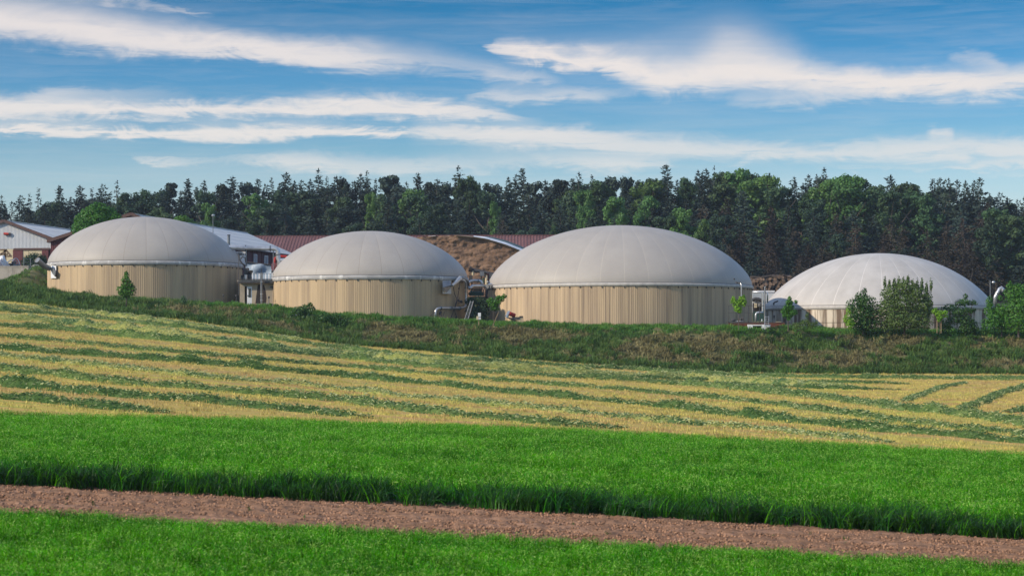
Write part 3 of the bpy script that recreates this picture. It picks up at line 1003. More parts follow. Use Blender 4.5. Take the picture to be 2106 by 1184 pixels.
def tank(px, half, py_band_bottom, py_top, Rr, n_gore, zb, mem, seamm, clad, bandm, label, panel_w=1.0, tiers=None, bh=.45, flat=False, ell=.6):
    d = Rr / math.sin(math.atan(half / F))
    cx = (px - 1053) / F * d
    zr = (HOR - py_band_bottom) / F * (d - Rr)
    ztop = (HOR - py_top) / F * d + .06
    root = thing('biogas_tank', (cx, d, zb), label, 'tank', 'round biogas tanks with fabric domes')
    # inner concrete wall
    n = 72
    m_ = MB()
    an = [2 * math.pi * k / n for k in range(n)]
    m_.add([(cx + (Rr - .12) * math.cos(a), d + (Rr - .12) * math.sin(a), zb) for a in an] + [(cx + (Rr - .12) * math.cos(a), d + (Rr - .12) * math.sin(a), zr + .1) for a in an],
           [(k, (k + 1) % n, n + (k + 1) % n, n + k) for k in range(n)])
    m_.build('tank_wall', 'concrete', root, True)
    # cladding panels
    npan = int(round(2 * math.pi * Rr / panel_w))
    th = 2 * math.pi / npan
    tiers = tiers or [(zb, zr + .02)]
    for (z0, z1) in tiers:
        prof = []
        if flat:
            for t_, dr in ((.012, -.03), (.02, 0), (.98, 0), (.988, -.03)):
                prof.append((t_, dr))
        else:
            for k in range(5):
                b = k / 5
                prof += [(b + .01, -.014), (b + .05, 0), (b + .125, 0), (b + .165, -.014)]
            prof.append((1.0, -.014))
        vs = []
        for (t_, dr) in prof:
            a = (t_ - .5) * th
            rr = Rr + dr
            vs += [(rr * math.cos(a), rr * math.sin(a), z0 - zb), (rr * math.cos(a), rr * math.sin(a), z1 - zb)]
        fs = [(2 * k, 2 * k + 2, 2 * k + 3, 2 * k + 1) for k in range(len(prof) - 1)]
        mbp = MB().add(vs, fs)
        me = bpy.data.meshes.new('cladding_panel')
        me.from_pydata(mbp.v, [], mbp.f)
        me.materials.append(M[clad])
        for k in range(npan):
            o = link('cladding_panel', me, root)
            o.rotation_euler.z = k * th + .01
    # dome gores
    z0 = zr + bh * .8
    hd = ztop - z0
    Rs = (Rr * Rr + hd * hd) / (2 * hd)
    ph1 = math.asin(min(1, Rr / Rs))
    tg = 2 * math.pi / n_gore
    us = [0, .012, .1, .25, .5, .75, .9, .988, 1]
    nv = 34
    vs, fs, mi = [], [], []
    for j in range(nv + 1):
        ph = ph1 * (1 - (1 - j / nv) ** 1.6)
        for u in us:
            bl = .018 * math.sin(math.pi * u) ** .8 * math.sin(math.pi * min(1, (j / nv) * 1.02)) if 0 < u < 1 else 0
            r0_ = Rs * math.sin(ph)
            fr = (1 - ell) * ((math.cos(ph) - math.cos(ph1)) / (1 - math.cos(ph1))) + ell * math.sqrt(max(0, 1 - (r0_ / Rr) ** 2))
            r_ = r0_ + bl * math.sin(ph)
            zz = hd * fr + bl * math.cos(ph) + z0 - zb
            a = (u - .5) * tg
            vs.append((r_ * math.cos(a), r_ * math.sin(a), zz))
    m2 = len(us)
    for j in range(nv):
        for k in range(m2 - 1):
            fs.append((j * m2 + k, (j + 1) * m2 + k, (j + 1) * m2 + k + 1, j * m2 + k + 1))
            mi.append(1 if k in (0, m2 - 2) else 0)
    me = bpy.data.meshes.new('membrane_panel')
    me.from_pydata(vs, [], fs)
    me.materials.append(M[mem])
    me.materials.append(M[seamm])
    me.polygons.foreach_set('material_index', mi)
    me.polygons.foreach_set('use_smooth', [True] * len(fs))
    for k in range(n_gore):
        o = link('membrane_panel', me, root)
        o.rotation_euler.z = k * tg + .07
    # skirt of the dome
    nb = 420
    A = np.linspace(0, 2 * np.pi, nb, endpoint=False)
    wv = fbm(np.cos(A) * 9, np.sin(A) * 9, 4, int(px))
    fold = fbm(np.cos(A) * 40, np.sin(A) * 40, 2, int(px) + 3)
    rows = [(zr - .03 - .05 * fold, Rr + .03 + .07 * wv), (zr + .10 * bh, Rr + .06 + .10 * wv + .05 * fold), (zr + .55 * bh, Rr + .07 + .08 * wv + .05 * fold),
            (zr + .85 * bh, Rr + .05 + .02 * wv), (zr + .9 * bh, Rr + .02 + 0 * wv), (zr + .93 * bh, Rr - .12 + 0 * wv)]
    V = np.concatenate([np.stack([cx + r_ * np.cos(A), d + r_ * np.sin(A), np.zeros(nb) + z_], -1) for z_, r_ in rows]) - np.array([cx, d, zb])
    i0 = np.arange(nb)
    f = np.concatenate([np.stack([j * nb + i0, j * nb + (i0 + 1) % nb, (j + 1) * nb + (i0 + 1) % nb, (j + 1) * nb + i0], -1) for j in range(len(rows) - 1)])
    link('rim_band', npmesh('rim_band', V, f, bandm, True), root)
    rp = MB()
    rp.tube([(cx + (Rr + .03) * math.cos(2 * math.pi * k / 96), d + (Rr + .03) * math.sin(2 * math.pi * k / 96), zr + .93 * bh) for k in range(97)], .03, 5, cap=False)
    rp.build('rim_rope', 'dark_metal', root)
    if not flat:
        hk = MB()
        for k in range(int(npan * .85)):
            a = 2 * math.pi * k / int(npan * .85)
            c_ = (cx + (Rr + .05) * math.cos(a), d + (Rr + .05) * math.sin(a), zr - .12)
            hk.box(c_, (.07, .07, .22), 0, a)
        tag(hk.build('clamp_hooks', 'dark_metal', root), kind='stuff')
    return dict(cx=cx, d=d, zr=zr, R=Rr, root=root, front=d - Rr)


T1 = tank(299.5, 197.5, 543, 447.5, 11, 28, 3.2, 'membrane', 'seam', 'cladding', 'band',
          'tan clad round tank with grey fabric dome, beside the wall and white barn')
T2 = tank(761, 201, 573, 476.5, 11, 28, 1.5, 'membrane', 'seam', 'cladding', 'band',
          'tan clad round tank with grey dome and metal pipework down its side')
T3 = tank(1274.5, 271.5, 587, 465, 15, 36, .2, 'membrane', 'seam_light', 'cladding_grey', 'band_white',
          'largest round tank, with grey dome and brown streaked cladding', bh=.36)
z4 = (HOR - 632) / F * 231
T4 = tank(1806, 233.5, 634, 522, 13.5, 30, -1.2, 'membrane_white', 'seam_pale', 'board_stained', 'band_white',
          'low round tank with whitish dome and stained boards, behind the bushes', 1.05, [(-.5, 2.0), (2.05, 3.62)], .42, True, .25)


# ------------------------------------------------------------------ tree meshes


def tri_mesh(name, c, u, w, matn, n_out=None):
    """triangles from centre points c, half-axes u and w"""
    n = len(c)
    V = np.stack([c - u * .5 - w * .5, c + u * .5 - w * .5, c + w * .7], 1).reshape(-1, 3)
    return npmesh(name, V, np.arange(n * 3).reshape(-1, 3), matn)


def conifer_mesh(hh, rad, seed, matn, base=.10, twig=.46, dens=1.0, slope=.46, droop=.35, gap=.42, ragged=.4):
    r = np.random.default_rng(seed)
    C, U, Wd = [], [], []
    z = hh - .25
    a = r.uniform(0, 6.28)
    bul = r.uniform(0, 6.28, 3)
    while z > hh * base:
        dz = hh - z
        env = min(rad * (1 - .22 * max(0, (dz - hh * .6) / hh)), slope * dz ** .92 + .18)
        env *= 1 + .16 * math.sin(dz * 1.1 + bul[0]) + .10 * math.sin(dz * 2.7 + bul[1])
        a += 2.399 + r.normal(0, .5)
        side = 1 + .18 * math.sin(a + bul[2])
        L = max(.22, env * side * (1 - ragged + ragged * 1.35 * r.uniform() ** .7))
        lift = .75 * math.exp(-dz / 2.5) + r.normal(.12, .12)
        k = int(max(5, L * 9 * dens))
        s = r.uniform(.03, 1.0, k) ** .72
        dr = droop * min(1, dz / 5) * r.uniform(.6, 1.4)
        zz = z + L * (lift * s - dr * s * s) + r.normal(0, .07, k) - .35 * r.uniform(0, 1, k) ** 2 * (.4 + .6 * s) * min(1, dz / 3)
        ca, sa = math.cos(a), math.sin(a)
        off = r.uniform(-1, 1, k) * (1.1 - s) * (L * .30 + .08)
        c = np.stack([ca * L * s - sa * off, sa * L * s + ca * off, zz], -1)
        d_ = np.stack([ca + r.normal(0, .5, k), sa + r.normal(0, .5, k), lift * .8 - .35 + r.normal(0, .35, k)], -1)
        d_ /= np.linalg.norm(d_, axis=1)[:, None]
        q = np.cross(d_, r.normal(0, 1, (k, 3)))
        q /= np.linalg.norm(q, axis=1)[:, None]
        sz = twig * r.uniform(.5, 1.35, k)[:, None] * (.55 + .45 * min(1, env / 1.5))
        C.append(c); U.append(q * sz * .60); Wd.append(d_ * sz)
        z -= gap * .155 * r.uniform(.4, 1.6) * (1 + .25 * min(1, dz / 8)) / max(.6, dens)
    k = 8
    c = np.stack([r.normal(0, .04, k), r.normal(0, .04, k), np.linspace(hh * .972, hh * 1.0, k)], -1)
    C.append(c); U.append(r.normal(0, .09, (k, 3))); Wd.append(np.tile([0, 0, .4], (k, 1)))
    return tri_mesh('crown', np.concatenate(C), np.concatenate(U), np.concatenate(Wd), matn)


def leaf_cloud(lobes, n, size, seed, matn, shell=.55, name='crown', up=.25):
    r = np.random.default_rng(seed)
    vol = np.array([l[1][0] * l[1][2] for l in lobes])
    pick = r.choice(len(lobes), n, p=vol / vol.sum())
    cen = np.array([l[0] for l in lobes])[pick]
    rad = np.array([l[1] for l in lobes])[pick]
    dv = r.normal(0, 1, (n, 3))
    dv /= np.linalg.norm(dv, axis=1)[:, None]
    rr = (shell + (1.08 - shell) * r.uniform(0, 1, n) ** .6)[:, None]
    c = cen + dv * rad * rr
    nrm = dv + r.normal(0, .55, (n, 3)) + [0, 0, up]
    nrm /= np.linalg.norm(nrm, axis=1)[:, None]
    u = np.cross(nrm, r.normal(0, 1, (n, 3)))
    u /= np.linalg.norm(u, axis=1)[:, None]
    w = np.cross(nrm, u)
    sz = size * r.uniform(.6, 1.3, n)[:, None]
    V = np.stack([c - u * sz * .5, c + w * sz * .45, c + u * sz * .6, c - w * sz * .45], 1).reshape(-1, 3)
    return npmesh(name, V, np.arange(n * 4).reshape(-1, 4), matn)


def broad_lobes(hh, rad, seed, n=16, base=.25, top=1.0, lobe=.36):
    r = np.random.default_rng(seed)
    L = []
    for i in range(n):
        t = r.uniform(0, 1)
        zz = base + (top - base) * t
        wr = math.sin(math.pi * min(1, max(.08, .12 + .78 * (1 - t)))) ** .7
        a, q = r.uniform(0, 2 * math.pi), math.sqrt(r.uniform(0, 1)) * .75
        s = rad * lobe * r.uniform(.75, 1.25)
        L.append(((rad * q * wr * math.cos(a), rad * q * wr * math.sin(a), hh * zz - s * .8), (s * 1.15, s * 1.15, s)))
    return L


def trunk_mesh(hh, r0, seed, limbs=4, top=.8, lz=.35):
    r = np.random.default_rng(seed)
    m_ = MB()
    k = 6
    pts = [(r.normal(0, .015) * hh * i / k, r.normal(0, .015) * hh * i / k, hh * top * i / k) for i in range(k + 1)]
    m_.tube(pts, [r0 * (1.25 if i == 0 else 1) * (1 - .85 * i / k) for i in range(k + 1)], 7)
    for i in range(limbs):
        t = lz + (top - lz) * i / max(1, limbs) * .9
        a = r.uniform(0, 6.28)
        L = hh * .26 * r.uniform(.6, 1.1)
        p0 = Vector((0, 0, hh * t))
        p1 = p0 + Vector((math.cos(a) * L * .5, math.sin(a) * L * .5, L * .4))
        p2 = p0 + Vector((math.cos(a) * L, math.sin(a) * L, L * .95))
        m_.tube([p0, p1, p2], [r0 * .4, r0 * .25, r0 * .08], 5)
    return m_


def mb_mesh(m_, name, matn):
    me = bpy.data.meshes.new(name)
    me.from_pydata(m_.v, [], m_.f)
    me.materials.append(M[matn])
    return me


trunks = [mb_mesh(trunk_mesh(20, .28, 60 + i, 0, .95), 'trunk', 'bark') for i in range(2)]
btrunks = [mb_mesh(trunk_mesh(20, .35, 64 + i, 6, .75), 'trunk', 'bark') for i in range(3)]
KIND = {
    'spruce': [(conifer_mesh(20, [3.6, 3.2, 3.9, 3.3, 4.0, 3.5][i], 700 + i, 'needle', .08, .50, 1.0, [.48, .40, .55, .36, .50, .44][i], [.35, .5, .3, .45, .38, .3][i], [.50, .62, .55, .70, .60, .48][i], .35 + .08 * (i % 3)), trunks[i % 2]) for i in range(6)],
    'fine': [(conifer_mesh(20, 2.6 + .3 * i, 720 + i, 'needle', .08, .46, .8, .30 + .04 * i, .35, .75, .55), trunks[i % 2]) for i in range(3)],
    'blue': [(conifer_mesh(20, 3.6, 730 + i, 'needle_blue', .06, .46, 1.05, .42, .38, .55, .3), trunks[i % 2]) for i in range(2)],
    'brown': [(conifer_mesh(20, 3.7, 740 + i, 'needle_brown', .04, .46, .95, .45, .62, .60, .5), trunks[i % 2]) for i in range(4)],
    'pine': [(leaf_cloud(broad_lobes(20, 3.3, 750 + i, 34, .30, 1.0, .25), 3600, .50, 750 + i, 'needle', .10), btrunks[i % 3]) for i in range(3)],
    'bright': [(leaf_cloud(broad_lobes(20, 4.6, 760 + i, 60, .25, 1.0, .19), 7500, .44, 760 + i, 'leaf_bright', .25), btrunks[i % 3]) for i in range(3)],
    'mid': [(leaf_cloud(broad_lobes(20, 4.6, 770 + i, 60, .25, 1.0, .19), 7500, .44, 770 + i, 'leaf_mid', .25), btrunks[i % 3]) for i in range(4)],
    'dark': [(leaf_cloud(broad_lobes(20, 4.6, 780 + i, 55, .22, 1.0, .20), 7000, .44, 780 + i, 'leaf_dark', .25), btrunks[i % 3]) for i in range(3)],
}
NAMES = {'spruce': 'spruce_tree', 'fine': 'spruce_tree', 'blue': 'spruce_tree', 'brown': 'spruce_tree', 'pine': 'pine_tree',
         'bright': 'broadleaf_tree', 'mid': 'broadleaf_tree', 'dark': 'broadleaf_tree'}
WHERE = [(-900, 110, 'behind the white barn'), (110, 300, 'behind the left half of the leftmost dome'), (300, 430, 'behind the right half of the leftmost dome'), (430, 580, 'behind the dark red barn'),
         (580, 761, 'behind the left half of the second dome'), (761, 900, 'behind the right half of the second dome'), (900, 1040, 'behind the brown silage heap'), (1040, 1180, 'behind the left flank of the largest dome'), (1180, 1300, 'behind the top of the largest dome'), (1300, 1400, 'right of the top of the largest dome'), (1400, 1500, 'behind the right flank of the largest dome'),
         (1500, 1640, 'behind the log pile'), (1640, 1760, 'behind the left flank of the whitish dome'), (1760, 1860, 'behind the top of the whitish dome'), (1860, 2000, 'behind the right flank of the whitish dome'), (2000, 3000, 'at the right end of the wood')]
LOOK = {'spruce': 'dark pointed spruce', 'fine': 'thin ragged dark spruce', 'blue': 'blue green spruce', 'brown': 'brownish withered spruce', 'pine': 'dark round topped pine',
        'bright': 'bright green leafy tree', 'mid': 'mid green leafy tree', 'dark': 'dark green leafy tree'}
GRP = {'spruce_tree': 'spruces of the wood', 'pine_tree': 'pines of the wood', 'broadleaf_tree': 'leafy trees of the wood'}
tr = np.random.default_rng(5)
tree_count = {}


def forest_tree(px, py, kind, d, wf=1.0, label=None, band='in the wood'):
    x = (px - 1053) / F * d
    z = h(x, d) - .2
    hh = (HOR - py) / F * d - z
    if hh < 3:
        return
    vs = KIND[kind]
    cm, tm = vs[int(tr.integers(0, len(vs)))]
    nm = NAMES[kind]
    if label is None:
        w_ = [q[2] for q in WHERE if q[0] <= px < q[1]]
        label = '%s %s, %s' % (LOOK[kind], band, w_[0] if w_ else '')
    root = thing(nm, (x, d, z), label, 'tree', GRP[nm])
    sc = hh / 20.0
    wf = wf * min(1.6, max(.75, (20 / hh) ** .5))
    root.scale = (sc * wf, sc * wf, sc)
    root.rotation_euler.z = tr.uniform(0, 6.28)
    link('trunk', tm, root)
    link('crown', cm, root)
    tree_count[nm] = tree_count.get(nm, 0) + 1


# the skyline, tree by tree: column, top row, kind, width
SKY = [(-60, 395, 'spruce'), (-25, 410, 'fine'), (3, 402, 'spruce'), (24, 414, 'fine'), (42, 401, 'spruce'), (60, 399, 'fine'), (80, 388, 'fine'), (100, 412, 'dark'), (122, 382, 'spruce'), (145, 405, 'spruce'),
       (165, 382, 'spruce'), (188, 388, 'fine'), (210, 378, 'spruce'), (228, 395, 'fine'), (241, 371, 'fine'), (265, 394, 'dark'), (300, 391, 'mid'), (330, 391, 'dark'), (349, 375, 'pine'),
       (372, 392, 'spruce'), (387, 368, 'spruce'), (405, 385, 'spruce'), (421, 371, 'spruce'), (447, 382, 'spruce'), (462, 376, 'pine'), (479, 363, 'spruce'), (497, 375, 'spruce'), (515, 373, 'pine'), (530, 369, 'spruce'), (545, 378, 'spruce'),
       (559, 365, 'fine'), (575, 378, 'spruce'), (588, 355, 'spruce'), (606, 372, 'spruce'), (620, 370, 'spruce'), (638, 368, 'spruce'), (655, 347, 'spruce', 1.15), (672, 362, 'fine'), (692, 362, 'spruce'), (708, 359, 'pine'),
       (729, 372, 'spruce'), (742, 357, 'spruce'), (754, 352, 'spruce'), (772, 368, 'spruce'), (799, 360, 'pine', 1.2), (820, 380, 'pine'), (836, 374, 'fine'), (860, 357, 'spruce'), (885, 375, 'pine'), (899, 368, 'spruce'), (913, 374, 'pine'),
       (942, 342, 'spruce', 1.3), (960, 362, 'mid', .8), (978, 362, 'mid', .9), (1000, 378, 'spruce'), (1013, 375, 'pine'), (1045, 364, 'spruce'), (1062, 358, 'spruce'), (1075, 347, 'spruce'), (1097, 371, 'pine'), (1121, 371, 'spruce'),
       (1140, 372, 'pine'), (1155, 368, 'pine'), (1178, 368, 'spruce'), (1191, 354, 'fine'), (1218, 360, 'spruce'), (1243, 362, 'pine', 1.2), (1262, 361, 'pine'), (1288, 361, 'pine', .8), (1302, 359, 'pine'),
       (1325, 368, 'mid'), (1350, 367, 'mid'), (1370, 340, 'spruce', 1.25), (1392, 370, 'spruce'), (1407, 368, 'fine'), (1420, 372, 'spruce'), (1436, 350, 'spruce'), (1453, 348, 'spruce'), (1469, 341, 'fine', .6), (1490, 352, 'mid', 1.1),
       (1515, 348, 'bright', 1.1), (1545, 349, 'mid', 1.2), (1575, 358, 'bright'), (1583, 356, 'spruce'), (1605, 380, 'mid'), (1634, 364, 'spruce'), (1663, 359, 'spruce'), (1680, 358, 'fine'), (1696, 345, 'spruce', 1.2),
       (1715, 365, 'bright'), (1738, 358, 'bright', 1.3), (1765, 362, 'mid', 1.1), (1790, 378, 'mid'), (1831, 360, 'spruce'), (1812, 380, 'mid'), (1858, 374, 'mid', 1.1), (1885, 380, 'mid', 1.1), (1918, 368, 'spruce'), (1933, 366, 'spruce'),
       (1951, 366, 'spruce'), (1969, 370, 'spruce'), (1986, 371, 'spruce'), (2003, 371, 'spruce'), (2015, 366, 'spruce'), (2035, 397, 'fine'), (2055, 395, 'spruce'), (2072, 406, 'spruce'), (2092, 410, 'spruce'), (2106, 405, 'spruce'),
       (2130, 400, 'spruce'), (2160, 410, 'mid'), (2190, 400, 'spruce')]
SPECIAL = {655: 'tall broad spruce at the skyline, above the dome with the pipework', 942: 'tallest broad crowned spruce at the skyline, above the silage heap',
           1370: 'tall bushy spruce standing alone above the largest dome', 1696: 'tall spruce sticking up between the leafy crowns, left of the whitish dome',
           1469: 'thin bare stick-like spruce top above the leafy crowns', 241: 'spindly spruce tip above the leafy crowns behind the first dome',
           122: 'open branched spruce at the skyline behind the white barn', 860: 'small isolated spruce top in a dip of the skyline',
           1738: 'large bright green domed crown above the whitish dome', 1634: 'small pointed spruce alone in the dip of the skyline, above the log pile'}
sx = np.array([s[0] for s in SKY], float)
sy = np.array([s[1] for s in SKY], float)
for s_ in SKY:
    d = 402 + tr.uniform(-8, 8)
    forest_tree(s_[0], s_[1], s_[2], d, (s_[3] if len(s_) > 3 else 1.0) * (.95 if s_[2] in ('spruce', 'fine') else .85), SPECIAL.get(s_[0]), 'at the skyline')
# green crowns that stand out in front of the dark wood
FRONT = [(110, 408, 'dark', 395, 1.0), (300, 408, 'dark', 392, 1.2), (330, 425, 'mid', 388, 1.0), (270, 425, 'dark', 388, 1.0), (430, 418, 'bright', 368, .65), (525, 400, 'bright', 384, .9), (590, 392, 'dark', 390, 1.3), (545, 415, 'dark', 375, 1.0), (640, 392, 'dark', 388, 1.1),
         (700, 400, 'mid', 384, .8), (765, 395, 'bright', 384, .5), (795, 400, 'mid', 380, .8), (845, 388, 'bright', 384, .9), (860, 400, 'mid', 380, 1.0), (1018, 412, 'bright', 378, .4),
         (1200, 390, 'bright', 384, .75), (1235, 372, 'mid', 392, 1.1), (1262, 404, 'bright', 368, .75), (1200, 420, 'bright', 372, .5), (1335, 370, 'bright', 390, 1.1), (1330, 400, 'bright', 374, .8), (1420, 366, 'mid', 392, .9),
         (1405, 428, 'bright', 356, .85), (1445, 448, 'bright', 350, .55), (1380, 445, 'mid', 356, .7), (1500, 372, 'mid', 388, 1.1), (1550, 368, 'bright', 388, 1.2), (1590, 382, 'mid', 386, 1.0),
         (1650, 395, 'mid', 386, .9), (1700, 372, 'bright', 386, 1.1), (1740, 376, 'bright', 383, 1.2), (1790, 385, 'mid', 384, 1.1), (1870, 388, 'mid', 384, 1.1), (1830, 392, 'mid', 380, .9), (1900, 400, 'mid', 380, 1.0),
         (2050, 428, 'mid', 362, 1.0), (2080, 440, 'mid', 358, 1.1), (2035, 445, 'dark', 356, .8), (1310, 480, 'bright', 346, .35), (1140, 462, 'mid', 348, .4), (1165, 400, 'dark', 384, .9), (2130, 440, 'mid', 362, 1)]
for (px, py, k, d, w_) in FRONT:
    forest_tree(px, py, k, d, w_, None, 'before the spruces')
# backing row just behind the skyline
for px in range(-180, 2300, 47):
    p = px + tr.uniform(-12, 12)
    forest_tree(p, np.interp(p, sx, sy) + tr.uniform(14, 28), ['spruce', 'pine', 'spruce', 'dark'][int(tr.integers(0, 4))], 418 + tr.uniform(-4, 4), 1.2, None, 'at the rear')
# fill of the wood, row behind row
for row, (d, dy, step) in enumerate([(391, 26, 41), (378, 58, 43), (365, 92, 45), (353, 128, 47), (343, 160, 50)]):
    px = -190 + row * 9
    while px < 2300:
        p = px + tr.uniform(-10, 10)
        top = np.interp(p, sx, sy) + dy + tr.uniform(-14, 16)
        lowlimit = 470 if p < 1100 else 520
        bp = np.clip((p - 900) / 1500, 0, .55) + (.12 if row > 1 else 0)
        u_ = tr.uniform()
        if u_ < bp * (0.3 + .25 * row):
            k = 'brown'
        elif u_ < bp * (.3 + .25 * row) + .12:
            k = 'blue'
        elif u_ > .965 and row < 3:
            k = 'mid'
        elif u_ > .89:
            k = 'dark'
        elif u_ > .78:
            k = 'pine'
        else:
            k = 'spruce'
        if top < lowlimit + 30:
            forest_tree(p, top, k, d + tr.uniform(-4, 4), 1.1 if k not in ('mid', 'dark') else .9, None, ['below the skyline', 'high up', 'midway up', 'low down', 'in front'][row])
        px += step

# ------------------------------------------------------------------ young trees and shrubs near the tanks


def plant(name, px, py_base, d, parts, label, cat, trunk=None, group=None, tilt=0.0):
    """parts: list of (lobes in metres relative to the foot, number of leaves, leaf size, material)"""
    x = (px - 1053) / F * d
    z = (HOR - py_base) / F * d
    z = min(z, h(x, d) + .05) if py_base is None else z
    root = thing(name, (x, d, z), label, cat, group)
    for i, (lb, n, sz, mt) in enumerate(parts):
        link('crown' if 'tree' in name or 'sapling' in name else 'foliage', leaf_cloud(lb, n, sz, int(px) + i, mt, .30, 'crown'), root)
    if trunk:
        for t_ in trunk:
            link(t_[0], mb_mesh(t_[1], t_[0], t_[2]), root)
    return root


def lobes_px(d, px0, pyb, lst):
    """lobes given in photograph pixels relative to the foot: (px, py, rx, rz)"""
    k = d / F
    return [(((a - px0) * k, random.uniform(-.25, .25) * rx * k, (pyb - b) * k), (rx * k, rx * k * .9, rz * k)) for a, b, rx, rz in lst]


def stem(hh, r0, lean=(0, 0), n=7, extra=()):
    m_ = MB().tube([(0, 0, -.3), (lean[0] * .4, lean[1], hh * .5), (lean[0], lean[1], hh)], [r0, r0 * .75, r0 * .35], n)
    for (a, b, r_) in extra:
        m_.tube([a, b], [r_, r_ * .5], 5)
    return m_


d = 213.5
plant('young_tree', 260, 627, d, [(lobes_px(d, 260, 627, [(260, 566, 5, 9), (259, 577, 10, 9), (262, 588, 14, 10), (253, 595, 13, 9), (262, 601, 17, 9), (269, 594, 11, 8), (250, 602, 7, 6), (259, 608, 8, 5)]), 1900, .18, 'leaf_near')],
      'young conical tree with thin trunk in front of the first tank', 'tree', [('trunk', stem(2.2, .07), 'bark')], 'young trees on the embankment')
d = 209.8
k = d / F
plant('young_tree', 1016, 664, d, [(lobes_px(d, 1016, 664, [(1006, 620, 6, 6), (1014, 626, 10, 8), (1022, 622, 9, 8), (1031, 614, 8, 7), (1037, 609, 5, 5), (1018, 634, 9, 6), (1010, 616, 6, 5), (1024, 612, 6, 5)]), 1100, .16, 'leaf_near')],
      'young leaning tree with lopsided crown beside the largest tank', 'tree',
      [('trunk', stem(1.6, .045), 'bark'), ('support_stake', MB().bar((-.1 * k / k, 0, -.2), (.62, 0, 1.5), .06, .06), 'stake')], 'young trees on the embankment')
plant('young_tree', 1519, 672, 211, [(lobes_px(211, 1519, 672, [(1508, 618, 7, 7), (1516, 624, 9, 8), (1526, 616, 8, 7), (1529, 622, 7, 9), (1518, 634, 9, 7), (1521, 641, 5, 4), (1508, 612, 4, 4), (1529, 611, 4, 5)]), 1000, .16, 'leaf_lime')],
      'young lime green tree with heart shaped crown in front of the railed platform', 'tree', [('trunk', stem(1.7, .045), 'bark')], 'young trees on the embankment')
plant('young_tree', 1621, 675, 211.5, [(lobes_px(211.5, 1621, 675, [(1624, 613, 4, 5), (1623, 622, 8, 7), (1621, 632, 12, 8), (1615, 640, 9, 7), (1629, 642, 12, 7), (1620, 648, 11, 6), (1637, 620, 4, 4), (1622, 656, 5, 3)]), 1500, .16, 'leaf_near')],
      'young rounded green tree in front of the shaded side of the whitish dome', 'tree', [('trunk', stem(1.4, .07), 'bark')], 'young trees on the embankment')
plant('young_tree', 1932, 681, 214, [(lobes_px(214, 1932, 681, [(1922, 640, 7, 5), (1930, 645, 8, 7), (1941, 643, 8, 5), (1933, 652, 8, 5), (1924, 636, 4, 4), (1945, 650, 6, 3), (1932, 657, 5, 4)]), 900, .15, 'leaf_lime')],
      'young lime green tree tied to two wooden stakes before the bushes', 'tree',
      [('trunk', stem(1.4, .03), 'bark'), ('support_stake', MB().bar((-.25, 0, -.2), (-.25, 0, 1.15), .06, .06), 'stake'), ('support_stake', MB().bar((.17, 0, -.2), (.17, 0, 1.15), .06, .06), 'stake')],
      'young trees on the embankment')

d = 215.5
plant('bush', 1775, 682, d, [(lobes_px(d, 1775, 682, [(1772, 612, 14, 14), (1760, 628, 20, 16), (1782, 624, 20, 18), (1772, 645, 28, 18), (1790, 650, 24, 20), (1762, 662, 24, 18), (1785, 670, 28, 16), (1778, 600, 5, 8)]), 5200, .17, 'leaf_near_dark')],
      'dense dark green bush left of the tall olive bush', 'bush', [('stem', stem(2, .09), 'bark')], 'bushes before the whitish dome')
spikes = [(1820 + i * 9.5, 575 + 10 * abs(math.sin(i * 1.9)) + .7 * abs(i - 4) * 2.2, 3.2, 15) for i in range(11)]
plant('bush', 1860, 683, d, [(lobes_px(d, 1860, 683, spikes + [(1860, 592, 26, 18), (1835, 605, 24, 20), (1885, 604, 26, 20), (1825, 632, 24, 22), (1860, 622, 34, 24), (1895, 632, 24, 24), (1850, 655, 38, 24), (1885, 660, 34, 22), (1910, 625, 9, 30), (1830, 668, 28, 16)]), 14500, .165, 'leaf_olive')],
      'tallest olive green bush with spiky shoots in front of the whitish dome', 'bush',
      [('stem', stem(2.5, .12, (0, 0), 7, [((0, 0, .2), (1.1, 0, 3.6), .07), ((0, 0, .2), (-1.1, 0, 3.4), .07), ((0, 0, 1), (.4, 0, 4.6), .06)]), 'bark')], 'bushes before the whitish dome')
plant('bush', 1747, 682, d - 1.5, [(lobes_px(d, 1747, 682, [(1745, 640, 5, 10), (1742, 655, 8, 10), (1748, 665, 9, 12)]), 650, .14, 'leaf_lime')],
      'thin pale green bush at the left foot of the dark green bush', 'bush', None, 'bushes before the whitish dome')
d = 217
plant('bush', 1985, 684, d, [(lobes_px(d, 1985, 684, [(1986, 610, 5, 7), (1980, 622, 16, 8), (2000, 622, 12, 6), (1955, 632, 18, 8), (1975, 640, 24, 10), (1998, 638, 10, 6), (1965, 655, 18, 12), (1985, 660, 18, 14), (1990, 675, 24, 10), (1945, 668, 16, 14), (2002, 668, 8, 12)]), 3600, .16, 'leaf_near_dark')],
      'loose open bush with crooked branches between the staked tree and the right end bush', 'bush',
      [('stem', stem(2.6, .08, (.1, 0), 7, [((0, 0, .3), (-.9, 0, 2.6), .05), ((0, 0, 1.2), (.8, 0, 3.0), .05)]), 'bark')], 'bushes before the whitish dome')
plant('bush', 2060, 687, d, [(lobes_px(d, 2060, 687, [(2035, 622, 8, 14), (2040, 640, 16, 14), (2048, 655, 22, 16), (2060, 640, 18, 18), (2040, 668, 24, 16), (2070, 664, 24, 20), (2056, 612, 5, 6)]), 4200, .165, 'leaf_near')],
      'sunlit green bush leaning against the big bush at the right end', 'bush', [('stem', stem(2, .08), 'bark')], 'bushes before the whitish dome')
